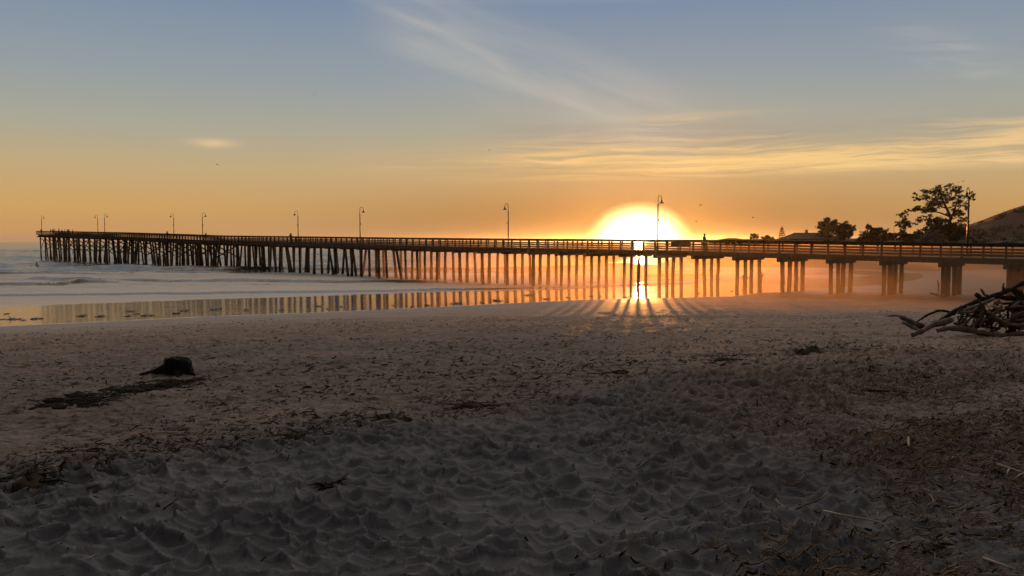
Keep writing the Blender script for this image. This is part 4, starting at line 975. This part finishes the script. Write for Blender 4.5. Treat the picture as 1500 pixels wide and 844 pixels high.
stick([(1156, 752), (1180, 740), (1203, 731), (1212, 721)], [.01, .02, .04, .05], 1.8, 'reddish twig arching over the near end of the litter', M['twig'], 49)
stick([(1284, 773), (1284, 760), (1286, 750)], [0, .03, .05], 1.3, 'pale crooked twig beside the long bent branch', M['twigpale'], 50)
stick([(1360, 724), (1366, 730), (1368, 738)], [.02, .04, .01], 1.5, 'small pale curl of wood in the right litter', M['twigpale'], 51)
stick([(1385, 781), (1410, 784), (1440, 785)], [.01, .02, .01], 2.2, 'black straight stick lying level in the right litter', M['driftdark'], 52)
stick([(1272, 573), (1300, 574), (1345, 577)], [.01, .02, .01], 1.8, 'dark thin branch lying flat on the middle right sand', M['driftdark'], 53)
stick([(1136, 733), (1146, 744), (1154, 760)], [.04, .03, .0], 2.0, 'brown stick leaning at the left edge of the litter', M['twig'], 54)
stick([(1440, 818), (1468, 828), (1490, 836)], [.02, .02, .01], 1.8, 'grey pale stick in the bottom right corner', M['twigpale'], 55)

# ------------------------------------------------------------------ litter too small to count
def litter(name, n, sampler, material, lmin, lmax, rmin, rmax, seed, curl=.5, lift=.02, sides=4):
    r = random.Random(seed); mb = MB(); k = 0
    while k < n:
        p = sampler(r)
        if p is None: continue
        x, y = p; k += 1
        L = lmin * (lmax / lmin) ** (r.random() ** 1.6); a = r.uniform(0, math.pi * 2) if r.random() < .6 else r.gauss(0, .4); w_ = r.uniform(rmin, rmax) * (.5 + L / lmax)
        t = a; pts = []; q = Vector((x, y, 0)); tilt = r.gauss(0, .22); segs = 3 if L < .06 else 4; zt = w_ * .6 + r.random() * lift
        for i in range(segs + 1):
            pts.append(Vector((q.x, q.y, sand_top(q.x, q.y) + zt + abs(tilt) * L * i / segs))); t += r.gauss(0, curl); q = q + Vector((math.cos(t), math.sin(t), 0)) * L / segs
        mb.tube(pts, [w_ * (.7 + .3 * math.sin(math.pi * (i + .6) / (segs + 1))) for i in range(segs)] + [w_ * .4], sides, .2, k, True)
    return tag(mb.build(name, material), kind='stuff')
def s_right(r):
    y = 3.3 + 8.5 * r.random() ** 1.7; x = y * r.uniform(.10, .76)
    d = x - .30 * y - .12 + .25 * math.sin(y * 1.7) 
    if r.random() > max(.03, min(1, .15 + d * .75)): return None
    if vn1(x, y) < r.uniform(.25, .62): return None
    return x, y
def vn1(x, y): return float(fbm(np.array([x * .9]), np.array([y * .9]), 3, 310)[0])
def s_band(r):
    i = r.randrange(len(wp) - 1); t = r.random(); a, b_ = wp[i], wp[i + 1]
    x = a.x + (b_.x - a.x) * t + r.gauss(0, .35); y = a.y + (b_.y - a.y) * t + r.gauss(.1, .6) + (r.random() ** 2.2) * 4.5
    if vn1(x * 1.3, y * 1.6) < r.uniform(.3, .62) or y < 3: return None
    return x, y
def s_all(r):
    y = 3.2 + 16 * r.random() ** 1.5; return y * r.uniform(-.72, .72), y
def s_far(r):
    y = 6 + 11 * r.random(); return y * r.uniform(.3, .8), y
litter('twig_litter', 12000, s_right, M['twig'], .02, .18, .0015, .0045, 1)
litter('pale_twig_litter', 1500, s_right, M['twigpale'], .015, .13, .0013, .0035, 2)
litter('bark_litter', 2500, s_right, M['wrack_shade'], .015, .07, .003, .008, 3, .3)
litter('weed_litter', 6800, s_band, M['wrack_shade'], .012, .14, .002, .006, 4, .9, .015)
def s_mid(r):
    y = 11 + 33 * r.random() ** 1.15; x = y * r.uniform(-.72, .72)
    if shore(np.array([x]), np.array([y]))[0] < 4.5 or vn1(x * .5, y * .9) < r.uniform(.38, .62): return None
    return x, y
litter('shade_flecks', 6000, s_mid, M['wrack_shade'], .03, .17, .004, .011, 9, .6, .006)  # dark bits stand in for shading of the mid-beach relief
litter('sand_litter', 1100, s_all, M['wrack_shade'], .01, .05, .002, .005, 5, .6)
litter('pale_sand_litter', 260, s_all, M['twigpale'], .015, .11, .0015, .004, 6)
litter('straw_litter', 1500, s_far, M['twig'], .03, .2, .002, .006, 8)

# ------------------------------------------------------------------ birds
def make_bird(px, py, Y, span, rz, flap, label, group):
    c = at(px, py, Y); mb = MB(); b0 = span * .22
    mb.tube([(0, -b0 * 1.2, 0), (0, -b0 * .6, 0), (0, 0, 0), (0, b0 * .6, .01), (0, b0 * .95, .02), (0, b0 * 1.25, .01)], [.01, span * .035, span * .06, span * .05, span * .035, .005], 8)
    o = mb.build('bird', M['bird'], None, True, c); o.rotation_euler = (0, 0, rz)
    for sd in (-1, 1):
        w_ = MB(); ch = span * .13
        pr_ = [(0, 0, ch), (.25, flap * .22, ch * 1.1), (.5, flap * .2, ch * .5)]
        vs = []
        for x_, z_, c_ in pr_:
            for yy, th in ((c_ * .6, 0), (-c_ * .6, 0), (-c_ * .2, span * .014)): vs.append((sd * x_ * span, yy - abs(x_) * span * .12, z_ * span + th))
        fs = [(i * 3 + j, i * 3 + (j + 1) % 3, i * 3 + 3 + (j + 1) % 3, i * 3 + 3 + j) for i in range(2) for j in range(3)]
        w_.add(vs, fs); w_.build('wing', M['bird'], o, True)
    tag(o, label, 'bird', group)
gB = 'birds in the sky'
make_bird(1026, 301, 110, .75, .6, .8, 'higher bird of two close to the right of the sun glare', gB)
make_bird(1020, 324.5, 110, .7, 2.1, .5, 'lower bird of two close to the right of the sun glare', gB)
make_bird(1103, 319, 130, .8, 1.1, .7, 'bird flying over the umbrella shaped tree', gB)
make_bird(461, 139, 150, .8, .3, .6, 'bird alone high in the left sky', gB)
make_bird(318, 241, 150, .8, 2.6, .6, 'bird alone below the small golden cloud', gB)
make_bird(717, 220, 150, .8, 1.6, .3, 'bird above the middle lamp post', gB)
make_bird(1411, 266, 128, .7, .2, .7, 'bird just above the top of the right lamp post', gB)
make_bird(1404, 267, 130, .5, .9, .4, 'bird just above the top of the big gum tree', gB)
